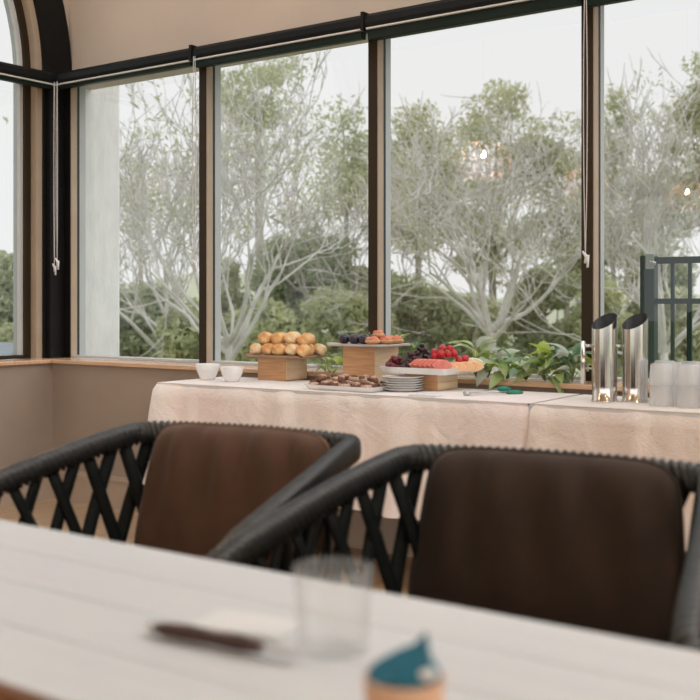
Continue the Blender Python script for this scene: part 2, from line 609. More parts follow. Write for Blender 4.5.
# sills
struct('trim_1', B(-4.846, 0.6, 3.915, YF + 0.01, SILL - 0.021, SILL), 'sill_wood', 'polished timber window sill behind the buffet', 'window sill', bevel=0.003)
struct('trim_2', B(XL - 0.01, -4.848, YR, YF + 0.01, SILL - 0.021, SILL), 'sill_wood', 'polished timber sill under the arched window', 'window sill', bevel=0.003)
bb = MB().box(-4.868, XR, 3.924, 3.94, 0, 0.145).box(-4.868, XR, 3.919, 3.94, 0.145, 0.158).box(-4.868, XR, 3.926, 3.94, 0.158, 0.17)
struct('baseboard_back', bb, 'skirting', 'beige skirting board under the long windows', 'baseboard')
bb = MB().box(-4.87, -4.854, YR, 3.924, 0, 0.145).box(-4.87, -4.849, YR, 3.919, 0.145, 0.158).box(-4.87, -4.856, YR, 3.926, 0.158, 0.17)
struct('baseboard_left', bb, 'skirting', 'beige skirting board under the arched window', 'baseboard')

WLAB = ['first tall window, beside the corner, with the white pier outside', 'second tall window from the corner, behind the bread rolls',
        'third tall window from the corner, behind the fruit platter', 'fourth tall window from the corner, in front of the green gate',
        'fifth tall window from the corner, beyond the tumblers']
for i in range(5):
    w = window_root(i + 2, WLAB[i])
    a, b = MX[i], MX[i + 1]
    fm = 'frame_black' if i == 0 else 'frame_bronze'
    w_ = 0.05
    m_ = B(a, a + w_, YF, YG - 0.005, SILL, 2.41).build('mullion', fm, w, smooth=False, bevel=0.002)
    B(a + w_, a + w_ + 0.006, YF + 0.003, YG - 0.008, SILL, 2.41).build('glare_strip', 'strip_tan', m_, smooth=False)  # tan strip paints the outdoor glare on the mullion's side face
    B(a + w_ - 0.01, a + w_ + 0.008, YG - 0.008, YG + 0.006, SILL, 2.41).build('gasket', 'gasket', w, smooth=False)
    B(a, a + w_ + 0.004, YG + 0.006, YG + 0.055, SILL, 2.41).build('outer_mullion', 'frame_grey', w, smooth=False)  # light grey here carries the glare on the outer side face
    B(a + w_, b, YF + 0.02, YG + 0.05, SILL, SILL + 0.014).build('bottom_rail', 'frame_grey', w, smooth=False)
    B(a + w_, b, YF + 0.01, YG + 0.05, 2.385, 2.41).build('top_rail', 'frame_black', w, smooth=False)
    MB().cap([(a + w_, YG, SILL + .012), (b, YG, SILL + .012), (b, YG, 2.395), (a + w_, YG, 2.395)]).build('pane', 'window_glass', w, smooth=False)
    if i == 4:
        B(b, b + w_, YF, YG + 0.05, SILL, 2.41).build('mullion', fm, w, smooth=False)
struct('trim_3', B(XL - 0.002, -4.962, 4.0, YF + .05, SILL, 2.40), 'frame_black', 'black corner post between arched window and long windows', 'post')

# remaining sides of the room: unseen walls, wide open gaps added for daylight
wr = thing('wall_rear', 'beige wall with added daylight openings behind the dining tables', 'wall', kind='structure')
B(XL - .3, XR + .3, YR - .25, YR, 2.5, CEIL).build('lintel', 'plaster', wr, smooth=False)
for x in (XL - .3, -1.7, 1.7, XR):
    B(x, x + 0.3, YR - .25, YR, 0, 2.5).build('pier', 'plaster', wr, smooth=False)
wr = thing('wall_right', 'beige wall with added daylight openings on the right side', 'wall', kind='structure')
B(XR, XR + .25, YR, 4.4, 2.7, CEIL).build('lintel', 'plaster', wr, smooth=False)
for y in (YR, -2.0, 1.1, 4.1):
    B(XR, XR + 0.25, y, y + .3, 0, 2.7).build('pier', 'plaster', wr, smooth=False)

# ------------------------------------------------------------------ roller blinds
BY = 4.035
hems = [2.326, 2.31, 2.297, 2.282, 2.28]
BL = ['dark roller blind above the window beside the corner', 'dark roller blind above the second window from the corner',
      'dark roller blind above the middle window, over the fruit', 'dark roller blind above the window with the green gate',
      'dark roller blind above the last window']


def roller(t, L, hem, axis):
    def q(mb):
        if axis == 'y':
            mb.v = [(-y, x, z) for x, y, z in mb.v]
        return mb
    r = 0.032
    prof = [(0.0, 2.352), (-0.034, 2.352), (-0.040, 2.37), (-0.036, 2.40), (-0.018, 2.418), (0.02, 2.42), (0.06, 2.42), (0.06, 2.352)]
    mb = MB().grid([[(x, BY0 + y, z) for y, z in prof] for x in (0, L)], closed_v=True)
    mb.cap([(0, BY0 + y, z) for y, z in prof]).cap([(L, BY0 + y, z) for y, z in prof])
    q(mb).build('cassette', 'blind_black', t, smooth=False)
    q(B(0.012, L - 0.012, BY0 - 0.036, BY0 - 0.004, 2.3445, 2.3515)).build('light_strip', 'blind_strip', t, smooth=False)
    q(B(0.012, L - 0.012, BY0 - 0.024, BY0 + 0.014, hem, 2.3445)).build('hem_bar', 'blind_green', t, smooth=False, bevel=0.004)
    for x in (-0.004, L - 0.004):
        q(B(x, x + 0.008, BY0 - 0.045, BY0 + 0.062, 2.343, 2.425)).build('bracket', 'frame_black', t, smooth=False)


BY0 = 0.0


def cord(t, x, y, zend, spread=0.006, zt=2.36):
    for s in (-1, 1):
        p = catmull([(x + s * spread * 0.4, y, zt), (x + s * spread, y, 2.0), (x + s * spread * 0.8, y, 1.6), (x, y, zend)], 6)
        MB().tube(p, 0.0022, 5).build('cord', 'chain', t)
    g = MB().tube([(x - .010, y - .004, zend + .035), (x + .006, y, zend + .012), (x - .004, y + .003, zend - .012)], [0.004, 0.0085, 0.004], 7)
    g.tube([(x + .012, y, zend + .02), (x + .009, y, zend - .03)], 0.005, 6)
    g.build('cord_toggle', 'clear_plastic', t)


for i in range(5):
    a, b = MX[i] + 0.045, MX[i + 1] + 0.037
    if i == 0:
        a = -4.965
    t = thing('roller_blind', BL[i], 'blind', (a, BY, 0), group='roller blinds over the windows')
    roller(t, b - a, hems[i], 'x')
    if i == 0:
        cord(t, 0.05, -0.045, 1.29)
        cord(t, 0.08, -0.05, 1.32, 0.004)
        cord(t, b - a + .04, -0.05, 1.29, 0.012)
    if i in (2,):
        cord(t, b - a + 0.03, -0.05, 1.27, 0.008)
t = thing('roller_blind', 'dark roller blind across the arched window', 'blind', (XL + 0.075, YC - RA + 0.05, 0), group='roller blinds over the windows')
roller(t, 1.505 + RA - .08, 2.322, 'y')

# ------------------------------------------------------------------ outdoors
GZ = -3.0
g = MB().grid([[(x, y, GZ + 0.02 * max(0, y - 20) + 0.15 * math.sin(x * .3) * math.cos(y * .2)) for y in np.linspace(4.6, 90, 30)]
               for x in np.linspace(-90, 40, 36)])
struct('ground', g, 'grass_ground', 'grassy slope falling away outside the windows', 'ground', smooth=True)
g2 = MB().box(-40, XL - .36, -40, 4.6, GZ - .3, GZ).box(XR + .3, 60, -40, 90, GZ - .3, -0.1).box(-40, 60, -60, YR - .3, GZ - .3, -0.1)
struct('terrace', g2, 'grass_ground', 'lawn around the other sides of the building', 'ground')
hm = MB()
rows = []
for a in np.linspace(math.radians(62), math.radians(175), 90):
    dx, dy = math.cos(a), math.sin(a)
    h = 2.3 + 0.9 * math.sin(a * 9) + 0.5 * math.sin(a * 23 + 1) + 0.3 * math.sin(a * 57)
    rows.append([(dx * r, dy * r, z) for r, z in ((46, -4), (50, -1 + .3 * h), (56, .6 * h), (62, h), (80, h - 1))])
hm.grid(rows)
struct('hillside', hm, 'hill_green', 'distant wooded hillside behind the trees', 'hill', smooth=True)

pier = thing('pier', 'white rendered pier just outside the first window', 'pier', kind='structure')
B(-5.62, -5.075, 4.30, 4.63, GZ, 2.75).build('shaft', 'render_white', pier, smooth=False, bevel=.01)
B(-5.66, -5.05, 4.28, 4.66, 2.75, 2.95).build('capital', 'render_white', pier, smooth=False, bevel=.01)


def leaf_mesh(name, centers, m, size=0.14, flat=0.35):
    c = np.asarray(centers, dtype=np.float32)
    n = len(c)
    a = RNG.normal(size=(n, 3))
    a /= np.linalg.norm(a, axis=1, keepdims=True)
    b = RNG.normal(size=(n, 3))
    b -= a * (a * b).sum(1, keepdims=True)
    b /= np.linalg.norm(b, axis=1, keepdims=True)
    L = size * RNG.uniform(.6, 1.4, (n, 1))
    W = L * flat
    v = np.empty((n, 4, 3), dtype=np.float32)
    v[:, 0] = c - a * L
    v[:, 1] = c - b * W
    v[:, 2] = c + a * L
    v[:, 3] = c + b * W
    me = bpy.data.meshes.new(name)
    me.vertices.add(n * 4)
    me.vertices.foreach_set('co', v.ravel())
    me.loops.add(n * 4)
    me.loops.foreach_set('vertex_index', np.arange(n * 4, dtype=np.int32))
    me.polygons.add(n)
    me.polygons.foreach_set('loop_start', np.arange(0, n * 4, 4, dtype=np.int32))
    me.update(calc_edges=True)
    me.materials.append(MATS[m])
    return me


def clumps(blobs, per, squash=0.7):
    """blobs: (x,y,z,r) -> leaf centres, denser towards each clump's skin"""
    out = []
    for (x, y, z, r) in blobs:
        d = RNG.normal(size=(per, 3))
        d /= np.linalg.norm(d, axis=1, keepdims=True)
        rr = r * RNG.uniform(0.25, 1.05, (per, 1)) ** 0.6
        p = d * rr
        p[:, 2] *= squash
        out.append(p + np.array([x, y, z]))
    return np.concatenate(out)


def grow(mb, start, dirn, length, rad, level, tips, rnd, maxl, spread, up, wob=0.16):
    nseg = 5 if level < 2 else 4
    p = Vector(start)
    d = Vector(dirn).normalized()
    path = [p.copy()]
    rr = [rad]
    nodes = []
    for i in range(nseg):
        d = (d + Vector((rnd.gauss(0, wob), rnd.gauss(0, wob), rnd.gauss(0, wob) + up))).normalized()
        p = p + d * (length / nseg)
        path.append(p.copy())
        rr.append(rad * (1 - 0.55 * (i + 1) / nseg))
        nodes.append((p.copy(), d.copy(), rr[-1]))
    mb.tube(path, rr, 6 if level == 0 else (5 if level == 1 else 3), cap=False)
    if level >= maxl:
        tips.append(p.copy())
        return
    nch = rnd.choice((3, 4)) if level < 2 else rnd.choice((2, 3, 3))
    for k in range(nch):
        q, dd, r0 = nodes[min(nseg - 1, int(nseg * (0.35 + 0.65 * (k + 1) / nch)) - 0)] if k < nch - 1 else nodes[-1]
        nd = (dd + Vector((rnd.gauss(0, spread), rnd.gauss(0, spread), rnd.gauss(0, spread * .8)))).normalized()
        grow(mb, q, nd, length * rnd.uniform(.55, .8), max(0.0125, r0 * .74), level + 1, tips, rnd, maxl, spread, up, wob)


def bare_tree(label, px, hub_y, D, limbs, L, rad, seed, foliage, fol_frac, lean=0.0, maxl=4, up=0.05, fan=1.0, per=26, bark='bark_pale'):
    rnd = random.Random(seed)
    hub = atD(px, hub_y, D)
    base = Vector((hub.x + lean, hub.y, GZ - .1 + 0.02 * max(0, hub.y - 20)))
    t = thing('gum_tree', label, 'tree', base, group='trees outside the windows')
    tr = MB()
    h = hub - base
    tr.tube(catmull([(0, 0, 0), (h.x * .4 + .1, .05, h.z * .5), tuple(h)], 5), [rad * 1.15 - rad * .04 * i for i in range(11)], 8)
    tr.build('trunk', bark, t)
    mb = MB()
    tips = []
    for k in range(limbs):
        a = 2 * PI * k / limbs + rnd.uniform(-.3, .3)
        el = rnd.uniform(.25, 1.25)
        d = Vector((math.cos(a) * math.cos(el) * fan, math.sin(a) * math.cos(el), math.sin(el)))
        grow(mb, h - Vector((0, 0, rnd.uniform(0, .5))), d, L * rnd.uniform(.8, 1.2), rad * rnd.uniform(.35, .62), 0, tips, rnd, maxl, .42, up)
    o = mb.build('branches', bark, t)
    pts = [tuple(p) for p in tips if rnd.random() < fol_frac]
    if pts:
        f = put('foliage', leaf_mesh('foliage', clumps([(x, y, z, .42) for x, y, z in pts], per), foliage, .06, .3), t)
        f['kind'] = 'stuff'
    return t


bare_tree('pale bare-branched gum tree spreading low behind the fruit platter', 490, 325, 23, 12, 2.0, .13, 3, 'foliage_grey', .03, fan=1.2, up=.03)
bare_tree('tall pale gum tree with upswept branches behind the bread rolls', 228, 338, 19, 11, 2.05, .10, 11, 'foliage_gum', .10, up=.12)
bare_tree('pale bare-branched gum tree behind the green gate', 662, 335, 22, 13, 1.95, .11, 5, 'foliage_grey', .06, up=.11)
bare_tree('thin leaning gum tree at the edge of the white pier', 168, 335, 24, 9, 1.7, .10, 23, 'foliage_gum', .02, up=.10)
bare_tree('slender dark-barked gum tree between second and third windows', 352, 330, 27, 6, 2.0, .12, 31, 'foliage_gum', .45, up=.14, bark='bark_dark')


def leafy_tree(name, label, px, top_y, D, wpx, low_y, m, n, seed, size=.16, per=130, br=0.55, bark='bark_dark', gaps=0.0):
    rnd = random.Random(seed)
    top = atD(px, top_y, D)
    low = atD(px, low_y, D)
    gz = GZ - .1 + 0.02 * max(0, top.y - 20)
    R = wpx * D / FPX
    zc = (top.z + low.z) / 2
    hz = (top.z - low.z) / 2
    base = Vector((top.x, top.y, gz))
    t = thing(name, label, 'tree' if name != 'shrub' else 'shrub', base, group='trees outside the windows' if name != 'shrub' else 'shrubs outside the windows')
    blobs = []
    while len(blobs) < n:
        d = Vector((rnd.gauss(0, 1), rnd.gauss(0, 1), rnd.gauss(0, 1))).normalized() * rnd.uniform(.3, 1) ** .5
        r = br * rnd.uniform(.6, 1.3)
        blobs.append((d.x * max(.1, R - r * .6), d.y * max(.1, R - r * .6) * .8, zc - gz + d.z * max(.1, hz - r * .5), r))
    f = put('foliage', leaf_mesh('foliage', clumps(blobs, int(per * 1.6)), m, size), t)
    f['kind'] = 'stuff'
    mb = MB()
    hub = Vector((0, 0, max(.3, low.z - gz + .2 * hz)))
    mb.tube([(0, 0, 0), (.05, .02, hub.z * .5), tuple(hub)], [.05 + R * .06, .04 + R * .05, .03 + R * .04], 7)
    mb.build('trunk', bark, t)
    mb = MB()
    for (x, y, z, r) in blobs[::3]:
        mid = hub.lerp(Vector((x, y, z)), .5) + Vector((rnd.gauss(0, .1), rnd.gauss(0, .1), rnd.gauss(0, .1)))
        mb.tube([tuple(hub), tuple(mid), (x, y, z)], [.02 + R * .02, .03, .012], 4, cap=False)
    mb.build('branches', bark, t)
    return t


LT = [
    ('leafy_tree', 'dense grey-green tree filling the left of the middle window', 418, 84, 31, 52, 270, 'foliage_gum', 26, 110),
    ('leafy_tree', 'tallest grey-green tree crown centred behind the low spreading gum', 492, 72, 34, 68, 290, 'foliage_gum', 34, 115),
    ('leafy_tree', 'grey-green tree crown behind the mullion left of the green gate', 566, 112, 33, 48, 290, 'foliage_grey', 24, 110),
    ('leafy_tree', 'narrow gum crown just right of the third mullion', 612, 82, 34, 24, 200, 'foliage_gum', 9, 90),
    ('leafy_tree', 'hazy gum crown behind the green gate', 645, 150, 34, 50, 310, 'foliage_grey', 22, 110),
    ('leafy_tree', 'tall gum crown at the far right edge of the view', 706, 44, 33, 46, 260, 'foliage_gum', 26, 110),
    ('leafy_tree', 'dark bushy tree behind the bread rolls', 305, 222, 29, 62, 345, 'foliage_dark', 34, 150),
    ('leafy_tree', 'sparse high gum crown at top of the second window', 258, 50, 30, 62, 130, 'foliage_gum', 13, 80),
    ('leafy_tree', 'sparse gum crown beside the mullion in the second window', 346, 84, 32, 34, 230, 'foliage_gum', 14, 80),
    ('leafy_tree', 'sparse gum crown in the first window', 140, 140, 33, 30, 240, 'foliage_gum', 8, 60),
    ('leafy_tree', 'green tree outside the arched window', 2, 250, 24, 34, 360, 'foliage_dark', 24, 150),
]
for i, (nm, lb, px, ty, D, wpx, ly, m, n, per) in enumerate(LT):
    leafy_tree(nm, lb, px, ty, D, wpx, ly, m, int(n * 1.7), 100 + i, per=per, br=.62, size=.088)
SH = [
    ('bushy shrub low in the first window', 140, 275, 27, 42, 375, 'foliage_dark'),
    ('shrub low beside the first mullion', 190, 300, 24, 36, 375, 'foliage_yellow'),
    ('yellow-green shrub behind the bread rolls', 262, 300, 24, 46, 380, 'foliage_yellow'),
    ('yellow-green shrub behind the tallest wooden block', 345, 285, 25, 50, 380, 'foliage_yellow'),
    ('shrub behind the fruit platter', 420, 262, 26, 48, 385, 'foliage_dark'),
    ('pale shrub at the foot of the spreading gum', 478, 290, 27, 44, 385, 'foliage_yellow'),
    ('shrub to the right of the spreading gum', 545, 255, 26, 44, 385, 'foliage_dark'),
    ('pale green shrub behind the steel jugs', 605, 275, 25, 40, 390, 'foliage_yellow'),
    ('grey-green shrub behind the gate bars', 672, 280, 26, 50, 390, 'foliage_gum'),
    ('round shrub seen between the limbs of the tall upswept gum', 224, 258, 30, 30, 360, 'foliage_gum'),
    ('shrub just left of the second mullion', 366, 245, 30, 34, 360, 'foliage_gum'),
    ('shrub half hidden by the third mullion', 590, 232, 31, 30, 360, 'foliage_gum'),
    ('shrub in the gap right of the gate post', 660, 235, 31, 34, 360, 'foliage_dark'),
    ('shrub below the arched window', 22, 320, 22, 24, 385, 'foliage_gum'),
]
for i, (lb, px, ty, D, wpx, ly, m) in enumerate(SH):
    leafy_tree('shrub', lb, px, ty, D, wpx, ly, m, 22, 300 + i, per=190, br=.5, size=.10)

# small shed roof seen low through the arched window
sp = atD(8, 350, 17)
t = thing('garden_shed', 'small blue-grey roofed shed outside the arched window', 'shed', (sp.x, sp.y, GZ))
B(-.45, .45, -.4, .4, 0, sp.z - GZ - .05).build('shed_wall', 'render_white', t, smooth=False)
MB().grid([[(-.6, y, z), (.6, y, z)] for y, z in ((-.55, sp.z - GZ - .1), (0, sp.z - GZ + .12), (.55, sp.z - GZ - .1))]).build('roof', 'roof_blue', t, smooth=False)

# green balcony gate
gp = onY(649, 258, 5.15)
t = thing('balcony_gate', 'dark green metal gate and railing outside the fourth window', 'gate', (gp.x, gp.y, -0.15))
Z0 = -0.15
zt = gp.z - Z0
MB().box(-.036, .036, -.03, .03, -.6, zt + .012).build('post', 'gate_green', t, smooth=False, bevel=.004)
B(-.005, .036, -.034, -.0301, zt - .055, zt + .018).build('latch_plate', 'gate_plate', t, smooth=False)
MB().tube([(.02, -.045, zt - .02), (.05, -.045, zt - .03)], .008, 8).build('latch_bolt', 'steel_brushed', t)
B(.036, 1.6, -.016, .016, zt - .03, zt + .002).build('top_rail', 'gate_green', t, smooth=False)
zm = onY(660, 301, 5.15).z - Z0
B(.036, 1.6, -.016, .016, zm - .014, zm + .012).build('middle_rail', 'gate_green', t, smooth=False)
B(.036, 1.6, -.016, .016, .25, .285).build('bottom_rail', 'gate_green', t, smooth=False)
_bar = B(-.008, .008, -.008, .008, .285, zt - .03).mesh('baluster', 'gate_green', False)
for k in range(17):
    put('baluster', _bar, t, (.118 + k * .085, 0, 0))
_bar2 = B(-.007, .007, -.007, .007, .285, zm - .014).mesh('baluster', 'gate_green', False)
for k in range(16):
    put('short_baluster', _bar2, t, (.163 + k * .085 , .1, 0))
B(.036, 1.6, .085, .115, zm - .014, zm + .010).build('rear_rail', 'gate_green', t, smooth=False)
struct('balcony', B(-2.2, 3.2, 4.42, 5.9, -0.35, -0.15), 'render_white', 'concrete balcony slab outside the fourth window', 'balcony')

# ------------------------------------------------------------------ buffet tables and cloths
TZ = 0.747
TR = math.radians(1.6)
TROT = Matrix.Rotation(TR, 4, 'Z')


def buffet(loc, L, W, label, clabel, cm, seed, left_drop=True, hem=0.30):
    rnd = random.Random(seed)
    t = thing('trestle_table', label, 'table', (loc[0], loc[1], 0), TR, group='buffet tables')
    B(0.0, L, 0.0, W, TZ - .035, TZ - .006).build('table_top', 'white_board', t, smooth=False)
    for x in (.12, L - .12):
        for y in (.06, W - .06):
            MB().tube([(x, y, 0), (x, y, TZ - .035)], .016, 8).build('leg', 'table_leg_grey', t)
    # cloth
    mb = MB()
    per = []                      # perimeter points, back-left -> front-left -> front-right -> back-right
    ph = [rnd.uniform(0, 6) for _ in range(6)]
    ny, nx = 24, 150
    o = .006
    for i in range(ny):
        per.append((-o, W - W * i / ny, -1, 0, W - W * i / ny))
    for i in range(9):
        a = PI + PI / 2 * i / 8
        per.append((math.cos(a) * o, math.sin(a) * o, math.cos(a), math.sin(a), i))
    for i in range(1, nx):
        per.append((L * i / nx, -o, 0, -1, L * i / nx))
    for i in range(9):
        a = 1.5 * PI + PI / 2 * i / 8
        per.append((L + math.cos(a) * o, math.sin(a) * o, math.cos(a), math.sin(a), i))
    for i in range(1, ny + 1):
        per.append((L + o, W * i / ny, 1, 0, W * i / ny))
    rows = []
    s = 0
    for k, (x, y, nx_, ny_, q) in enumerate(per):
        if k:
            s += math.hypot(x - per[k - 1][0], y - per[k - 1][1])
        fold = .5 * math.sin(s * 21 + ph[0] + 1.1 * math.sin(s * 5)) + .3 * math.sin(s * 37 + ph[1]) + .25 * math.sin(s * 11 + ph[2])
        corner = max(0, 1 - math.hypot(x, y) / .14) * (1 if left_drop else 0)
        col = []
        for j in range(16):
            v = j / 15
            z = TZ - (TZ - hem) * v
            if j == 0:
                col.append((x - nx_ * .012, y - ny_ * .012, TZ + .001))
                continue
            amp = (.010 + .034 * v) * fold + (.004 + .01 * v) * (math.sin(s * 53 + 4 * v + ph[4]) * .5 + .5) + .012 * v + .05 * corner * v ** .8
            amp = max(amp, 0.001)
            endk = 1.0
            if nx_ > .5 or (nx_ < -.5 and not left_drop):
                endk = .12
            if y > W - .05:
                endk = min(endk, .2)
            col.append((x + nx_ * amp * endk, y + ny_ * amp * endk, z + (.004 * math.sin(s * 9 + ph[3]) if j == 15 else 0)))
        rows.append(col)
    mb.grid(rows)
    # top surface with slight unevenness
    nxg, nyg = 60, 14
    mb.grid([[(L * i / nxg, W * j / nyg, TZ + .001 + (.0012 * math.sin(i * .9 + ph[4]) * math.sin(j * .8 + ph[5]) if 0 < i < nxg and 0 < j < nyg else 0))
              for j in range(nyg + 1)] for i in range(nxg + 1)])
    c = mb.build('tablecloth', cm, None, True, (loc[0], loc[1], 0), TR)
    tag(c, clabel, 'tablecloth', 'linen cloths on the buffet')
    return t


T1 = Vector((-3.45, 3.362, 0))
xa = Vector((math.cos(TR), math.sin(TR), 0))
buffet(T1, 1.79, .475, 'trestle table carrying the bread and fruit under its cloth', 'pale pink-white linen tablecloth under the bread and fruit', 'linen_white', 4)
T2 = T1 + xa * 1.8035
buffet(T2, 1.75, .465, 'trestle table carrying the jugs and tumblers under its cloth', 'beige linen tablecloth under the steel jugs and tumblers', 'linen', 9, left_drop=False)
TOP = TZ + .002

# bowls
def bowl(px, py, r, h, label):
    p = at(px, py, TOP)
    prof = [(0, .004), (r * .45, .004), (r * .5, 0), (r * .55, 0), (r * .62, h * .12), (r * .85, h * .55), (r, h), (r * .96, h), (r * .8, h * .55), (r * .5, h * .16), (0, h * .13)]
    o = MB().lathe(prof, 36).build('bowl', 'china', None, True, p)
    return tag(o, label, 'bowl', 'white bowls')


bowl(207.5, 379.5, .058, .072, 'white china bowl nearest the left end of the buffet')
bowl(232, 381.5, .055, .066, 'white china bowl between the other bowl and the bread block')


def block(px, py, w, d, h, label):
    """wooden riser whose right front corner stands at the given place"""
    p = at(px, py, TOP)
    t = thing('display_block', label, 'wooden block', p, group='wooden display blocks')
    o = B(-w, 0, 0, d, 0, h).build('block_body', 'oak_block', t, smooth=False, bevel=.002)
    for z0, z1 in ((0.004, h * .5 - .001), (h * .5 + .001, h - .004)):
        B(0.0, .003, .004, d - .004, z0, z1).build('end_panel', 'oak_end', t, smooth=False)
    return p


b1 = block(285.5, 381, .163, .158, .103, 'timber display block under the bread rolls')
b2 = block(374, 386, .163, .19, .165, 'tallest timber display block under the dark fruit and pastries')
b3 = block(437, 391, .153, .164, .066, 'low timber display block under the fruit platter')


def board(name, p, x0, x1, y0, y1, z, th, m, label, handle=True):
    t = thing(name, label, 'serving board', (p.x, p.y, z))
    mb = MB().box(x0, x1, y0, y1, 0, th)
    mb.build('board_panel', m, t, smooth=False, bevel=.004)
    if handle:
        yc = (y0 + y1) / 2
        mb = MB().tube([(x0 + .003, yc, th / 2), (x0 - .03, yc, th / 2), (x0 - .07, yc, th / 2), (x0 - .085, yc, th / 2)],
                       [.022, .014, .02, .012], 10, sq=(1, th / 2 / .02, 4), up=(0, 0, 1))
        mb.build('handle', m, t)
    return t


Z1 = TOP + .103
board('serving_board', b1, -.215, .095, -.035, .185, Z1, .012, 'board_wood', 'dark wooden serving board holding the pile of bread rolls')
Z2 = TOP + .165
board('serving_board', b2, -.225, .055, -.03, .21, Z2, .011, 'board_slate', 'wooden serving board holding dark fruit and pink pastries')


def tray(p, x0, x1, y0, y1, z, h, label):
    """rectangular china tray with a flared rim"""
    def ring(e, zz, r=.02):
        pts = []
        for cx, cy, a0 in ((x1 + e - r, y1 + e - r, 0), (x0 - e + r, y1 + e - r, 90), (x0 - e + r, y0 - e + r, 180), (x1 + e - r, y0 - e + r, 270)):
            for k in range(5):
                a = math.radians(a0 + 22.5 * k)
                pts.append((cx + r * math.cos(a), cy + r * math.sin(a), zz))
        return pts
    rs = [ring(-.02, 0), ring(-.012, 0), ring(.004, h), ring(0, h), ring(-.018, .006), ring(-.026, .005)]
    mb = MB().grid(rs, closed_v=True).cap(rs[0][::-1]).cap(rs[-1])
    o = mb.build('serving_tray', 'china', None, True, (p.x, p.y, z))
    for f in o.data.polygons:
        f.use_smooth = False
    return tag(o, label, 'tray')


t1p = at(336, 391, TOP)
tray(t1p, -.165, .165, -.0, .19, TOP, .02, 'white china tray of brown slices in front of the tall block')
Z3 = TOP + .066
tray(b3, -.255, .065, -.045, .205, Z3, .026, 'white china platter of fresh fruit on the low block')


# ------------------------------------------------------------------ bread
def roll_mesh(seed):
    r = random.Random(seed)
    ph = [r.uniform(0, 6) for _ in range(4)]

    def fn(d):
        a = math.atan2(d.y, d.x)
        return 1 + .07 * math.sin(3 * a + ph[0] + 5 * d.z) + .05 * math.sin(7 * d.x + ph[1]) - .10 * max(0, math.cos(5.5 * d.x + ph[2])) ** 6 * (d.z > -.2) + .04 * math.sin(9 * d.y + ph[3])
    return MB().ball((0, 0, .026), (.040, .031, .028), 20, 14, fn).mesh('bread_roll', 'bread' if seed % 3 else 'bread_pale')


RM = [roll_mesh(i) for i in range(6)]
zb = Z1 + .012
rows = [('bottom front', [(-.185 + .068 * i, .0 + .006 * (i % 2), 0) for i in range(5)]),
        ('bottom middle', [(-.165 + .072 * i, .068 + .005 * (i % 2), 0) for i in range(4)]),
        ('bottom rear', [(-.15 + .074 * i, .136, 0) for i in range(4)]),
        ('top front', [(-.155, .03, .049), (-.083, .034, .047), (-.01, .036, .053), (.062, .044, .044)]),
        ('top rear', [(-.12, .098, .05), (-.045, .102, .052), (.03, .104, .046)])]
n = 0
for nm, pts in rows:
    for i, (x, y, z) in enumerate(pts):
        o = put('bread_roll', RM[n % 6], None, (b1.x + x + .012, b1.y + y + .004, zb + z - .0005), rot=(0, 0, random.uniform(-.3, .3)))
        s = random.uniform(.94, 1.03)
        o.scale = (s, s, s)
        tag(o, 'golden bread roll, %s from the left in the %s row of the pile' % (ORD[i], nm), 'bread roll', 'bread rolls on the board')
        n += 1

# slices on the low tray
def slice_thing(x, y, z, rz, label, w=.042):
    t = thing('cake_slice', label, 'cake slice', (x, y, z), rz, group='brown slices on the white tray')
    ck, tp = CAKES[CK[0] % 5]
    CK[0] += 1
    o = put('cake', ck, t, rot=(random.uniform(-.3, .3), random.uniform(-.3, .3), 0))
    put('topping', tp, t)
    return t


def lump(sx, sy, sz, m, seed, nm, z0):
    q = random.Random(seed)
    ph = [q.uniform(0, 6) for _ in range(3)]
    return MB().ball((0, 0, z0), (sx, sy, sz), 12, 8, lambda d: 1 + .16 * math.sin(4 * d.x + ph[0]) * math.cos(5 * d.y + ph[1]) + .10 * math.sin(9 * d.z + ph[2])).mesh(nm, m)


CAKES = [(lump(.024, .016, .014, 'slice_brown' if k % 3 else 'slice_top', k, 'cake', .013), lump(.017, .012, .008, 'slice_top' if k % 3 else 'slice_brown', k + 9, 'topping', .024)) for k in range(5)]
CK = [0]
for r in range(4):
    for i in range(6):
        x = t1p.x - .130 + .051 * i + random.uniform(-.008, .008)
        y = t1p.y + .030 + .042 * r + random.uniform(-.006, .006)
        slice_thing(x, y, TOP + .006, random.uniform(-1.2, 1.2),
                    'brown slice, %s from the left in the %s row on the white tray' % (ORD[i], ['front', 'second', 'third', 'rear'][r]))
for i in range(8):
    slice_thing(t1p.x - .11 + .033 * i, t1p.y + .055 + .035 * (i % 3), TOP + .029, random.uniform(-1.2, 1.2),
                'brown slice, %s from the left of those heaped on top on the tray' % ORD[i])

# dark fruit and pink pastries on the tall block
z2 = Z2 + .011
DF = MB().ball((0, 0, .021), (.026, .026, .023), 18, 12, lambda d: 1 - .12 * max(0, d.z) ** 8).mesh('fruit_body', 'dark_fruit')
DS = MB().tube([(0, 0, .038), (.004, 0, .05)], .0025, 5).mesh('stalk', 'stem_green')
for i, (x, y, lb) in enumerate([(-.155, .0, 'nearest the left end'), (-.103, .002, 'in the middle of the front three'), (-.052, .004, 'right of the front three'),
                                (-.13, .06, 'left of the two behind'), (-.072, .065, 'right of the two behind')]):
    t = thing('plum', 'glossy black-purple round fruit on the tall block board, %s' % lb, 'fruit', (b2.x + x, b2.y + y, z2), group='dark round fruit')
    put('fruit_body', DF, t)
    put('stalk', DS, t)
PB = MB().ball((0, 0, .012), (.034, .024, .013), 16, 10).mesh('pastry_base', 'pastry_base')
PT = MB().ball((0, 0, .022), (.028, .019, .012), 14, 8, lambda d: 1 + .12 * math.sin(5 * d.x + 3 * d.y)).mesh('glaze', 'pastry_pink')
pp = [(-.006, .0, 0), (.030, .045, 0), (-.045, .10, 0), (.0, .095, 0), (.028, .13, 0), (-.02, .155, 0), (-.01, .05, .026)]
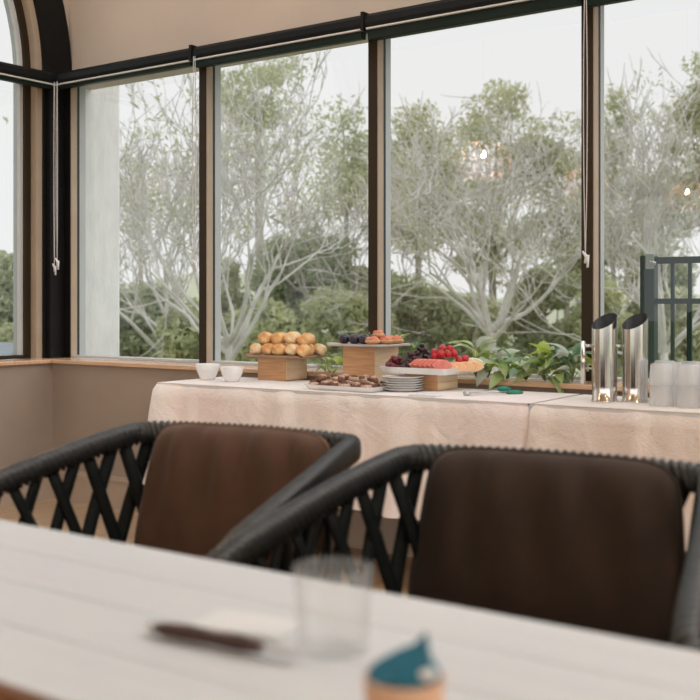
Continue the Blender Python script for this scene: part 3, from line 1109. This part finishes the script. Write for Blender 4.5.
for i, (x, y, z) in enumerate(pp):
    t = thing('pastry', 'pink glazed pastry, %s from the front edge of the tall block board' % ORD[i], 'pastry', (b2.x + x, b2.y + y, z2 + z), random.uniform(-.6, .6), group='pink pastries')
    put('pastry_base', PB, t)
    put('glaze', PT, t)


def leaf_me(name, L, W, m, curl=.3, fold=.25):
    mb = MB()
    rowsl = []
    for i in range(8):
        t = i / 7
        w = W * math.sin(PI * min(1, t ** .8)) ** .8 * .5 + .0004
        zc = curl * L * (t - t * t * 1.6)
        rowsl.append([(L * t, s * w, zc + abs(s) * w * fold) for s in (-1, -.5, 0, .5, 1)])
    mb.grid(rowsl)
    return mb.mesh(name, m)


LEAF = {(m, k): leaf_me('leaf', L, W, m, c) for k, (L, W, c) in enumerate([(.075, .034, .5), (.10, .042, .35), (.055, .03, .6)])
        for m in ('leaf_lime', 'leaf_deep', 'leaf_pale', 'leaf_fresh')}


def sprig(loc, label, mats, nleaf, R, H, seed, name='leaf_sprig', scale=1.0, low=.1, group='leafy sprigs on the buffet'):
    rnd = random.Random(seed)
    t = thing(name, label, 'greenery', loc, group=group)
    mb = MB()
    for i in range(nleaf):
        a = 2 * PI * i / nleaf * 2.4 + rnd.uniform(-.4, .4)
        el = rnd.uniform(low, 1.2)
        b = Vector((math.cos(a) * R * rnd.uniform(.1, .7), math.sin(a) * R * .35 * rnd.uniform(.1, .7), H * rnd.uniform(.15, .8)))
        mb.tube([(0, 0, .004), tuple(b * .6 + Vector((0, 0, .005))), tuple(b)], .0016, 4)
        put('leaf', LEAF[(rnd.choice(mats), rnd.randrange(3))], t, b, rot=(rnd.uniform(-.5, .5), -el + .25, a), scale=(scale,) * 3)
    mb.build('stems', 'stem_green', t)
    return t


# garnish
sprig(at(331, 379.5, TOP), 'lime green leaves behind the tray of brown slices', ['leaf_lime', 'leaf_lime', 'leaf_fresh'], 14, .07, .115, 2, low=-.2, scale=.9)
sprig(Vector((b2.x + .01, b2.y + .17, z2)), 'small pale green garnish at the back of the tall block board', ['leaf_fresh', 'leaf_pale'], 6, .03, .03, 5, scale=.5)

# ------------------------------------------------------------------ fruit platter
zf = Z3 + .007


def bunch(x, y, n, rx, ry, rz, r, m, label, name='grape_bunch'):
    t = thing(name, label, 'grapes', (b3.x + x, b3.y + y, zf), group='grape bunches')
    mb = MB()
    for i in range(n):
        u = random.uniform(0, 2 * PI)
        q = random.random() ** .5
        z = max(0, (1 - q)) * rz + random.uniform(0, .3) * rz
        mb.ball((math.cos(u) * q * rx, math.sin(u) * q * ry, r + z), (r, r, r * 1.1), 9, 6)
    o = mb.build('berries', m, t)
    o['kind'] = 'stuff'
    MB().tube([(0, 0, rz * .8), (.005, .005, rz + .02), (.02, .01, rz + .028)], .0022, 5).build('stalk', 'stem_green', t)


bunch(-.205, .02, 44, .038, .045, .05, .0095, 'grape_red', 'red grape bunch at the left end of the fruit platter')
bunch(-.135, .02, 60, .045, .045, .06, .0095, 'grape_dark', 'dark grape bunch in front of the green garnish on the platter')
bunch(-.14, .11, 70, .065, .055, .085, .0095, 'grape_dark', 'dark grape bunch towards the back of the platter')
bunch(-.055, .085, 60, .045, .045, .08, .0095, 'grape_red', 'red grape bunch beside the strawberries')
sprig(Vector((b3.x - .14, b3.y + .06, zf + .085)), 'fresh green garnish on top of the grapes', ['leaf_fresh', 'leaf_pale', 'leaf_deep'], 9, .03, .03, 8, scale=.45)
SB = MB().ball((0, 0, .016), (.0155, .0155, .019), 14, 10, lambda d: 1 - .18 * max(0, -d.z)).mesh('berry', 'strawberry')
SL = MB().grid([[(0, 0, .034), (0, 0, .034)], [(.004, -.003, .036), (.004, .003, .036)], [(.014, -.001, .032), (.014, .001, .032)]]).mesh('calyx', 'leaf_fresh')
sp_ = [(-.02, .035, .045), (.012, .04, .05), (.0, .065, .072), (.03, .07, .055), (.035, .1, .05), (.0, .1, .07), (-.03, .065, .06), (.055, .13, .03), (.06, .10, .03)]
for i, (x, y, z) in enumerate(sp_):
    t = thing('strawberry', 'red strawberry, %s from the front of the heap on the fruit platter' % ORD[i], 'strawberry', (b3.x + x - .01, b3.y + y, zf + z + .006), group='strawberries on the platter')
    o = put('berry', SB, t, rot=(random.uniform(-.8, .8), random.uniform(-.8, .8), 0))
    put('calyx', SL, o)


def wedge(L, H, W, m, bend=1.0):
    """melon wedge: a crescent lying on its rind"""
    mb = MB()
    r_ = []
    for i in range(11):
        a = -.95 + 1.9 * i / 10
        x = L * .5 * math.sin(a) / math.sin(.95)
        zlow = H * .9 * (1 - math.cos(a)) * bend
        w = W * (math.cos(a * 1.4) * .5 + .5) * .5 + .001
        zt_ = H * .9 * (1 - math.cos(.95)) * bend + H * (1 - (i / 5 - 1) ** 2) * .5
        r_.append([(x, -w, zlow + .002), (x, 0, zlow), (x, w, zlow + .002), (x, w * .3, max(zt_, zlow + .003)), (x, -w * .3, max(zt_, zlow + .003))])
    mb.grid(r_, closed_v=True).cap(r_[0]).cap(r_[-1])
    return mb.mesh('flesh', m, False)


def rind(L, H, W):
    mb = MB()
    r_ = []
    for i in range(11):
        a = -.95 + 1.9 * i / 10
        x = L * .5 * math.sin(a) / math.sin(.95) * 1.02
        zlow = H * .9 * (1 - math.cos(a))
        w = W * (math.cos(a * 1.4) * .5 + .5) * .5 + .0016
        r_.append([(x, -w, zlow + .001), (x, 0, zlow - .002), (x, w, zlow + .001), (x, 0, zlow + .0005)])
    mb.grid(r_, closed_v=True)
    return mb.mesh('rind', 'melon_rind')


WM = wedge(.085, .05, .02, 'watermelon')
RK = wedge(.085, .045, .028, 'rockmelon')
HD = wedge(.09, .05, .03, 'honeydew')
RI = rind(.085, .05, .022)
for i in range(6):
    t = thing('watermelon_slice', 'pink watermelon slice, %s from the left along the platter front' % ORD[i], 'melon slice',
              (b3.x - .085 + .021 * i, b3.y + .0, zf + .012), math.radians(50), group='watermelon slices')
    put('flesh', WM, t, rot=(.35, 0, 0))
    put('rind', RI, t, rot=(.35, 0, 0))
for i in range(4):
    t = thing('rockmelon_slice', 'orange melon slice, %s from the left at the right end of the platter' % ORD[i], 'melon slice',
              (b3.x + .032 + .019 * i, b3.y + .03 + .035 * i, zf + .004), math.radians(35), group='orange melon slices')
    put('flesh', RK, t, rot=(.3, 0, 0))
    put('rind', RI, t, rot=(.3, 0, 0))
for i in range(3):
    t = thing('honeydew_slice', 'pale honeydew slice, %s from the left behind the strawberries' % ORD[i], 'melon slice',
              (b3.x + .03 + .022 * i, b3.y + .145 + .012 * i, zf + .012), math.radians(20), group='honeydew slices')
    put('flesh', HD, t, rot=(.3, 0, 0))
    put('rind', RI, t, rot=(.3, 0, 0))
sprig(Vector((b3.x + .035, b3.y + .18, zf + .03)), 'small green garnish behind the strawberries', ['leaf_fresh', 'leaf_lime'], 6, .03, .03, 18, scale=.4)

# plates, napkin, tongs
PL = MB().lathe([(0, .003), (.045, .003), (.05, 0), (.056, 0), (.06, .003), (.084, .010), (.086, .012), (.083, .012), (.058, .006), (0, .005)], 44).mesh('plate', 'china')
pp0 = at(396, 391.5, TOP) + Vector((-.0, .05, 0))
for i in range(6):
    o = put('plate', PL, None, (pp0.x + random.uniform(-.0015, .0015), pp0.y + random.uniform(-.0015, .0015), TOP + .0095 * i))
    tag(o, 'white side plate, %s from the bottom of the stack' % ORD[i] if i < 5 else 'white side plate on top of the stack', 'plate', 'stack of white plates')
np_ = at(424, 396, TOP)
o = MB().box(-.06, .06, -.02, .05, 0, .003).box(-.055, .055, -.017, .045, .003, .006).build('napkin', 'paper', None, False, np_, .1, bevel=.001)
tag(o, 'folded white napkin in front of the low block', 'napkin')
tp = at(515, 393, TOP)
tl = at(466, 395.5, TOP)
t = thing('serving_tongs', 'steel serving tongs with teal silicone heads on the tablecloth', 'tongs', tl)
d = (tp - tl)
dl = d.length
u = d.normalized()
for s_, rise in ((-1, .006), (1, .016)):
    nrm = Vector((-u.y, u.x, 0))
    a0 = Vector((0, 0, .008))
    e = u * (dl - .05) + nrm * (.035 * s_ + .012)
    MB().tube([tuple(a0), tuple(e * .5 + nrm * .008 * s_ + Vector((0, 0, .010))), tuple(e + Vector((0, 0, rise)))], .0042, 8, sq=(1.5, .5, 3)).build('arm', 'steel_brushed', t)
    c = e + u * .03 + Vector((0, 0, rise))
    mb = MB().ball((0, 0, 0), (.036, .025, .013), 18, 10, lambda dd: 1 - .35 * max(0, dd.z))
    mb.build('tong_head', 'teal_silicone', t, loc=c, rz=math.atan2(u.y, u.x) + .25 * s_)
MB().tube([(-.008, 0, .008), (.012, 0, .008)], .008, 8).build('hinge', 'steel_brushed', t)

# greenery on the sill
SZ = SILL + .001
for i, (px, mats, nl, R, H, lb) in enumerate([
        (481, ['leaf_lime', 'leaf_fresh', 'leaf_pale'], 12, .05, .10, 'upright yellow-green sprig on the sill beside the fruit platter'),
        (493, ['leaf_pale', 'leaf_pale', 'leaf_fresh'], 13, .07, .07, 'silvery leaves on the sill behind the teal tongs'),
        (512, ['leaf_lime', 'leaf_lime', 'leaf_fresh'], 14, .07, .05, 'lime green leaves on the sill right of the silvery leaves'),
        (531, ['leaf_pale', 'leaf_pale', 'leaf_pale', 'leaf_deep'], 12, .09, .06, 'broad silver-white leaves in the middle of the sill greenery'),
        (549, ['leaf_lime', 'leaf_fresh'], 14, .07, .06, 'bright lime leaves in the right half of the sill greenery'),
        (563, ['leaf_fresh', 'leaf_lime', 'leaf_pale', 'leaf_deep'], 15, .08, .10, 'tall green leaves on the sill next to the jug handle'),
        (577, ['leaf_deep', 'leaf_deep', 'leaf_pale'], 13, .06, .09, 'dark blue-green leaves on the sill behind the steel jug')]):
    p = onY(px, 380, 3.985)
    sprig(Vector((p.x - .01, 3.96, SZ)), lb, mats, nl + 5, R, H * 1.55 + .01, 40 + i, name='foliage_sprig', scale=1.25, low=-.2, group='greenery along the window sill')

# ------------------------------------------------------------------ steel jugs
def jug(px, py, label):
    p = at(px, py, TOP)
    t = thing('steel_jug', label, 'jug', p, math.radians(20), group='slanted steel jugs')
    n = 40
    low = math.atan2(-1.0, -.30) - math.radians(20)
    R = .045

    def topz(th):
        return .286 - .029 * math.cos(th - low) 
    rows = []
    for r, f in ((R * 1.04, 0), (R * 1.04, .012), (R * .97, .03), (R, .2), (R, 1), ):
        ring = []
        for j in range(n):
            th = 2 * PI * j / n
            z = f * .288 if f < .5 else topz(th)
            ring.append((r * math.cos(th), r * math.sin(th), z))
        rows.append(ring)
    mb = MB().grid(rows, closed_v=True).cap(rows[0][::-1])
    mb.build('jug_body', 'steel', t)
    ri = R - .002
    inner = [[(q_ * math.cos(2 * PI * j / n), q_ * math.sin(2 * PI * j / n), topz(2 * PI * j / n) if k_ < 2 else .02) for j in range(n)] for k_, q_ in enumerate((R, ri, ri))]
    MB().grid(inner, closed_v=True).cap(inner[-1]).build('jug_inside', 'dark_inside', t)  # inner wall, coloured far darker than the steel outside
    a = math.atan2(-SX, -CX) - math.radians(20) 
    ux, uy = math.cos(a), math.sin(a)
    hx = R + .032
    MB().tube([(ux * hx, uy * hx, .062), (ux * hx, uy * hx, .215)], .0085, 14).build('handle_bar', 'steel', t)
    MB().tube([(ux * (R - .002), uy * (R - .002), .198), (ux * hx, uy * hx, .198)], .0055, 10).build('handle_arm', 'steel', t)
    return t


jug(604.5, 401, 'slant-topped steel jug nearer the window mullion')
jug(635, 401.5, 'slant-topped steel jug beside the stacked tumblers')

# ------------------------------------------------------------------ tumblers
def tumbler_mesh(r, h, taper=.9):
    return MB().lathe([(0, 0), (r * taper - .003, 0), (r * taper, .003), (r, h - .0012), (r - .0004, h), (r - .002, h), (r - .0022, h - .002),
                       (r - .0016, h - .006), (r * taper - .0012, .010), (r * taper - .008, .0075), (0, .0075)], 36).mesh('tumbler', 'tumbler_glass')


TM = tumbler_mesh(.042, .072, .84)
g0 = at(660, 406, TOP)
cols = ['nearest the jugs', 'second column from the jugs', 'third column from the jugs', 'fourth column from the jugs']
for r in range(3):
    for c in range(4):
        for k_ in range(2):
            p = g0 + xa * (.0925 * c + .03 * (r % 2)) + Vector((-.025 * r, .09 * r + .012, 0))
            z = TOP + .072 + k_ * .0725
            o = put('tumbler', TM, None, (p.x, p.y, z), rot=(PI, 0, random.uniform(0, 6)))
            tag(o, 'upturned glass tumbler, %s layer, %s row, %s' % (['lower', 'upper'][k_], ['front', 'middle', 'rear'][r], cols[c]), 'glass', 'stacked glass tumblers')

# ------------------------------------------------------------------ rope armchairs
def arm_path():
    L = [(-.350, -.345, .40), (-.366, -.352, .55), (-.372, -.335, .64), (-.365, -.27, .682), (-.350, -.12, .716), (-.330, .06, .752),
         (-.308, .2, .776), (-.294, .262, .783), (-.254, .296, .785), (-.12, .312, .787), (0, .316, .788)]
    Rr = [(-x, y, z) for x, y, z in L[-2::-1]]
    return catmull(L + Rr, 10)


def make_chair(label, cm, loc, rz):
    t = thing('rope_armchair', label, 'chair', loc, rz, group='black rope armchairs')
    P = resample(arm_path(), .0032)
    mb = MB().rope(P, .019, .024, .0032, .017, .36)
    ra = mb.build('top_rail', 'rope_rail', t)
    # seat frame
    low = catmull([(-.30, -.30, .40), (-.285, -.1, .395), (-.262, .12, .39), (-.235, .215, .388), (-.10, .245, .386), (.10, .245, .386), (.235, .215, .388), (.262, .12, .39), (.285, -.1, .395), (.30, -.30, .40)], 8)
    fr = MB().tube([tuple(p) for p in low], .014, 8)
    fr.tube([(-.30, -.30, .40), (.30, -.30, .40)], .014, 8)
    fr.build('seat_frame', 'chair_metal', t)
    for s in (-1, 1):
        MB().tube([(s * .350, -.345, .42), (s * .340, -.335, .2), (s * .325, -.325, 0)], [.017, .016, .012], 8).build('leg', 'chair_metal', t)
        MB().tube([(s * .235, .215, .39), (s * .25, .25, .2), (s * .26, .275, 0)], [.017, .016, .012], 8).build('leg', 'chair_metal', t)
    sp_p = [(-.29, -.29, .405), (-.29, .2, .40), (.29, .2, .40), (.29, -.29, .405)]
    MB().box(-.262, .262, -.30, .19, .39, .405).build('seat_panel', 'rope', t, smooth=False)
    # straps
    top = resample(arm_path()[24:-24], .002)
    bot = resample(low, .002)
    N = 17
    tp_ = lambda f: top[max(0, min(len(top) - 1, int(f * (len(top) - 1))))]
    bt_ = lambda f: bot[max(0, min(len(bot) - 1, int(f * (len(bot) - 1))))]
    for i in range(N):
        f = (i + .5) / N
        for s in (-1, 1):
            h = s * .35 / N
            a = tp_(f + h) + Vector((0, 0, -.012))
            b = bt_(f - h * 3.2) + Vector((0, 0, .0))
            outv = Vector(((a.x + b.x) / 2, (a.y + b.y) / 2, 0)).normalized() * (.006 * s + .004)
            m1 = a.lerp(b, .36) + outv
            m2 = a.lerp(b, .62) + outv
            c = catmull([a, m1, m2, b], 3)
            dv = (b - a).normalized()
            ov = Vector((outv.x, outv.y, 0)).normalized() * (1 if s > 0 else -1)
            MB().tube([tuple(p) for p in c], .0135, 8, sq=(1.2, .5, 2.6), up=tuple(Vector((a.x, a.y, 0)).normalized() if Vector((a.x, a.y, 0)).length > .01 else (0, 1, 0))).build('rope_strap', 'rope', t)

    # back cushion
    def cushion(w0, w1, h, th, fold, seed):
        rr = random.Random(seed)
        ph = [rr.uniform(0, 6) for _ in range(4)]
        nu, nv = 40, 30
        fr_, bk = [], []
        for i in range(nu + 1):
            u_ = -1 + 2 * i / nu
            ra_, rb_ = [], []
            for j in range(nv + 1):
                v_ = -1 + 2 * j / nv
                # rounded-square outline
                e = 7.0
                k = (abs(u_) ** e + abs(v_) ** e) ** (1 / e) if (u_ or v_) else 1
                mx_ = max(abs(u_), abs(v_))
                sc = mx_ / k if k else 1
                uu, vv = u_ * sc, v_ * sc
                w = w0 + (w1 - w0) * (vv + 1) / 2
                x = uu * w
                z = (vv + 1) / 2 * h
                edge = max(0.0, 1 - mx_ ** 5)
                p = th * (.22 + .78 * edge ** .5) * .5
                cr = fold * edge ** .3 * (.5 + .5 * vv) * (math.sin(uu * 13 + vv * 2.2 + ph[0]) * .5 + math.sin(uu * 23 - vv * 1.5 + ph[1]) * .3)
                sag = -.012 * (uu * uu)
                ra_.append((x, -p - cr * .8, z))
                rb_.append((x, p, z))
            fr_.append(ra_)
            bk.append(rb_)
        mb = MB().grid(fr_).grid(bk)
        border = [(i, 0) for i in range(nu)] + [(nu, j) for j in range(nv)] + [(i, nv) for i in range(nu, 0, -1)] + [(0, j) for j in range(nv, 0, -1)]
        mb.grid([[fr_[i][j], ((fr_[i][j][0] + bk[i][j][0]) / 2 * 1.006, 0, (fr_[i][j][2] - h / 2) * 1.006 + h / 2), bk[i][j]] for i, j in border], closed_u=True)
        welt = [Vector(fr_[i][j]) for i, j in border]
        return mb, welt + [welt[0]]
    mb, welt = cushion(.272, .240, .345, .115, .02, 3 if cm == 'cushion_brown' else 6)
    cu = mb.build('back_cushion', cm, t, loc=(0, .212, .474))
    cu.rotation_euler = (math.radians(-12), 0, 0)
    wt = [p for p in welt]
    MB().tube([tuple(p) for p in wt], .0035, 6).build('welt', 'cushion_welt_lit' if cm == 'cushion_brown' else cm, cu)
    sc = MB().box(-.262, .262, -.30, .17, .40, .47).build('seat_cushion', cm, t, smooth=False, bevel=.02)
    return t


make_chair('black rope armchair with brown cushion, nearer the arched window', 'cushion_brown', (-1.605, 1.595, 0), math.radians(6.5))
make_chair('black rope armchair with darker cushion, nearer the tumblers', 'cushion_dark', (-.840, 1.61, 0), math.radians(7))

# ------------------------------------------------------------------ front dining table
DZ = 0.7556
Y0, Y1 = .605, 1.066
XA, XB = -2.3, .9
t = thing('dining_table', 'white plank-topped dining table with timber edge in the foreground', 'table', ((XA + XB) / 2, (Y0 + Y1) / 2, 0))
hx, hy = (XB - XA) / 2, (Y1 - Y0) / 2
npk = 4
w = 2 * (hy - .004) / npk
_pk = B(-hx, hx, .0006, w - .0006, DZ - .022, DZ).mesh('plank', 'white_board', False)
for i in range(npk):
    o = put('plank', _pk, t, (0, -hy + .004 + w * i, 0))
    bv = o.modifiers.new('bevel', 'BEVEL')
    bv.width = .0015
    bv.segments = 2
B(-hx - .01, hx + .01, -hy - .008, -hy + .0035, DZ - .05, DZ - .001).build('edge_board', 'table_timber', t, smooth=False, bevel=.002)
B(-hx - .01, hx + .01, hy - .0035, hy - .0005, DZ - .05, DZ - .002).build('edge_board', 'table_timber', t, smooth=False)
for x in (-hx + .15, hx - .15):
    for y in (-hy + .05, hy - .05):
        B(x - .03, x + .03, y - .03, y + .03, 0, DZ - .05).build('leg', 'table_timber', t, smooth=False, bevel=.004)
    B(x - .02, x + .02, -hy + .05, hy - .05, DZ - .08, DZ - .022).build('crossbar', 'table_timber', t, smooth=False)

def clear_tumbler():
    me = tumbler_mesh(.040, .083, .9)
    m = MATS['tumbler_glass'].copy()
    m.name = 'clear_glass'
    for nd in m.node_tree.nodes:
        if nd.type == 'MIX_SHADER' and not nd.inputs[0].is_linked and abs(nd.inputs[0].default_value - .26) < 1e-4:
            nd.inputs[0].default_value = .05
        if nd.type == 'MATH' and nd.operation == 'MULTIPLY_ADD':
            nd.inputs[1].default_value = .22
    me.materials[0] = m
    return me


# tumbler on the table
gp_ = at(333, 650, DZ)
o = put('tumbler', clear_tumbler(), None, (gp_.x, gp_.y, DZ + .0005))
tag(o, 'blurred clear glass tumbler standing on the foreground table', 'glass')

# cup with blue sachet
cpos = atD(404, 700, .80)
t = thing('cup', 'small terracotta cup on the foreground table holding the blue paper packet', 'cup', (cpos.x, cpos.y, DZ))
zc = EYE - (676 - HOR) * .80 / FPX - DZ
r = .0305
MB().lathe([(0, 0), (r * .82, 0), (r * .86, .003), (r, zc), (r - .003, zc), (r * .8, .006), (0, .005)], 36).build('cup_body', 'terracotta', t)
t = thing('paper_packet', 'crumpled blue paper packet standing in the terracotta cup', 'packet', (cpos.x, cpos.y, DZ + .008), YAW)
mb = MB()
prof = [(-.027, .004), (-.022, .0105), (-.012, .016), (-.002, .021), (.008, .0245), (.013, .030), (.017, .034), (.019, .022), (.021, .013), (.025, .009), (.027, .003)]
zb_ = .015
frt, bck = [], []
for i, (x, zt_) in enumerate(prof):
    th = .016 - .010 * abs(i - 5) / 5
    top_ = zc - .008 + zt_
    frt.append([(x, -th * .9 - .002 * math.sin(i * 2.1), zb_), (x, -th - .003 * math.cos(i * 1.7), zc - .01), (x + .001, -th * .5, (zc - .008 + top_) / 2), (x, 0, top_)])
    bck.append([(x, th * .9, zb_), (x, th, zc - .01), (x, th * .6, (zc - .008 + top_) / 2), (x, 0, top_)])
mb.grid(frt).grid(bck)
mb.build('wrapper', 'blue_paper', t, smooth=False)
MB().ball((0, 0, 0), (.0068, .0015, .0042), 14, 8).build('white_glint', 'glint_white', t, loc=(.017, -.014, zc - .002))  # small white blob painted as the highlight on the packet

# knife on a napkin
ka, kb = at(156, 631, DZ + .006), at(262, 652, DZ + .006)
u = (kb - ka).normalized()
pn = at(248, 626, DZ)
o = MB().box(-.055, .055, -.035, .035, 0, .002).box(-.053, .053, -.034, .032, .002, .004).build('paper_napkin', 'paper', None, False, (pn.x, pn.y, DZ + .0003), .2, bevel=.0008)
tag(o, 'white folded paper napkin under the knife on the foreground table', 'napkin')
t = thing('table_knife', 'dark brown handled table knife on the foreground table', 'knife', (ka.x, ka.y, DZ + .0098), math.atan2(u.y, u.x))
Lh = (kb - ka).length
MB().tube([(0, 0, 0), (.012, 0, .0), (Lh * .35, 0, 0.001), (Lh * .55, 0, 0), (Lh * .8, 0, .001), (Lh, 0, 0)], [.006, .0085, .0095, .0078, .0095, .006], 10, sq=(1, .8, 2.4)).build('handle', 'knife_wood', t)
MB().ball((-.004, 0, 0), (.008, .008, .0065), 12, 8).build('end_cap', 'steel', t)
MB().grid([[(Lh - .004, -.006, 0), (Lh - .004, .006, 0), (Lh - .004, .006, .0012), (Lh - .004, -.006, .0012)],
           [(Lh + .03, -.007, -.001), (Lh + .03, .006, -.001), (Lh + .03, .006, .0), (Lh + .03, -.007, .0)],
           [(Lh + .045, .003, -.001), (Lh + .045, .005, -.001), (Lh + .045, .005, 0), (Lh + .045, .003, 0)]], closed_v=True).build('blade', 'steel_brushed', t, smooth=False)

# ------------------------------------------------------------------ pendant lamps: one row mirrored in the glass, unseen rows added
PN = [(-3.53, 1.77, 'nearest the windows'), (-3.55, -.02, 'in the middle of the row'), (-3.2, -1.56, 'farthest from the windows')]
FILL_ROWS = [(x, y, l) for x, c in ((.6, 'centre row, '), (3.4, 'right side row, ')) for y, l in ((1.5, c + 'nearest the windows'), (-.6, c + 'in the middle'), (-2.7, c + 'farthest from the windows'))]  # two unseen lamp rows added to brighten the room
for k, (x, y, lb) in enumerate(PN + FILL_ROWS):
    if k == 0:
        t = thing('pendant_lamp', '', 'lamp', group='rattan pendant lamps')
        lamp0 = t
    else:
        t = copy_tree(lamp0)
    t.location = (x, y, 2.04)
    t['label'] = ('rattan pendant lamp %s, mirrored in the window glass' if k < 3 else 'added unseen rattan pendant lamp, %s') % lb
    if k:
        continue
    MB().tube([(0, 0, .17), (0, 0, CEIL - 2.04)], .004, 6).build('flex', 'frame_black', t)
    MB().lathe([(0, .19), (.02, .19), (.02, .12), (0, .12)], 12).build('lamp_holder', 'frame_black', t)
    MB().ball((0, 0, .085), (.02, .02, .026), 16, 10).build('bulb', 'bulb_glow', t)
    mb = MB()
    R = .20
    for k in range(18):
        a = 2 * PI * k / 18
        mb.tube([(math.cos(a + .9 * s_) * R * math.sin(.3 + 2.1 * s_), math.sin(a + .9 * s_) * R * math.sin(.3 + 2.1 * s_), .03 + R * .8 * math.cos(.3 + 2.1 * s_)) for s_ in [i / 8 for i in range(9)]], .006, 5)
        mb.tube([(math.cos(a - .9 * s_) * R * math.sin(.3 + 2.1 * s_), math.sin(a - .9 * s_) * R * math.sin(.3 + 2.1 * s_), .03 + R * .8 * math.cos(.3 + 2.1 * s_)) for s_ in [i / 8 for i in range(9)]], .006, 5)
    mb.build('lamp_shade', 'rattan', t)
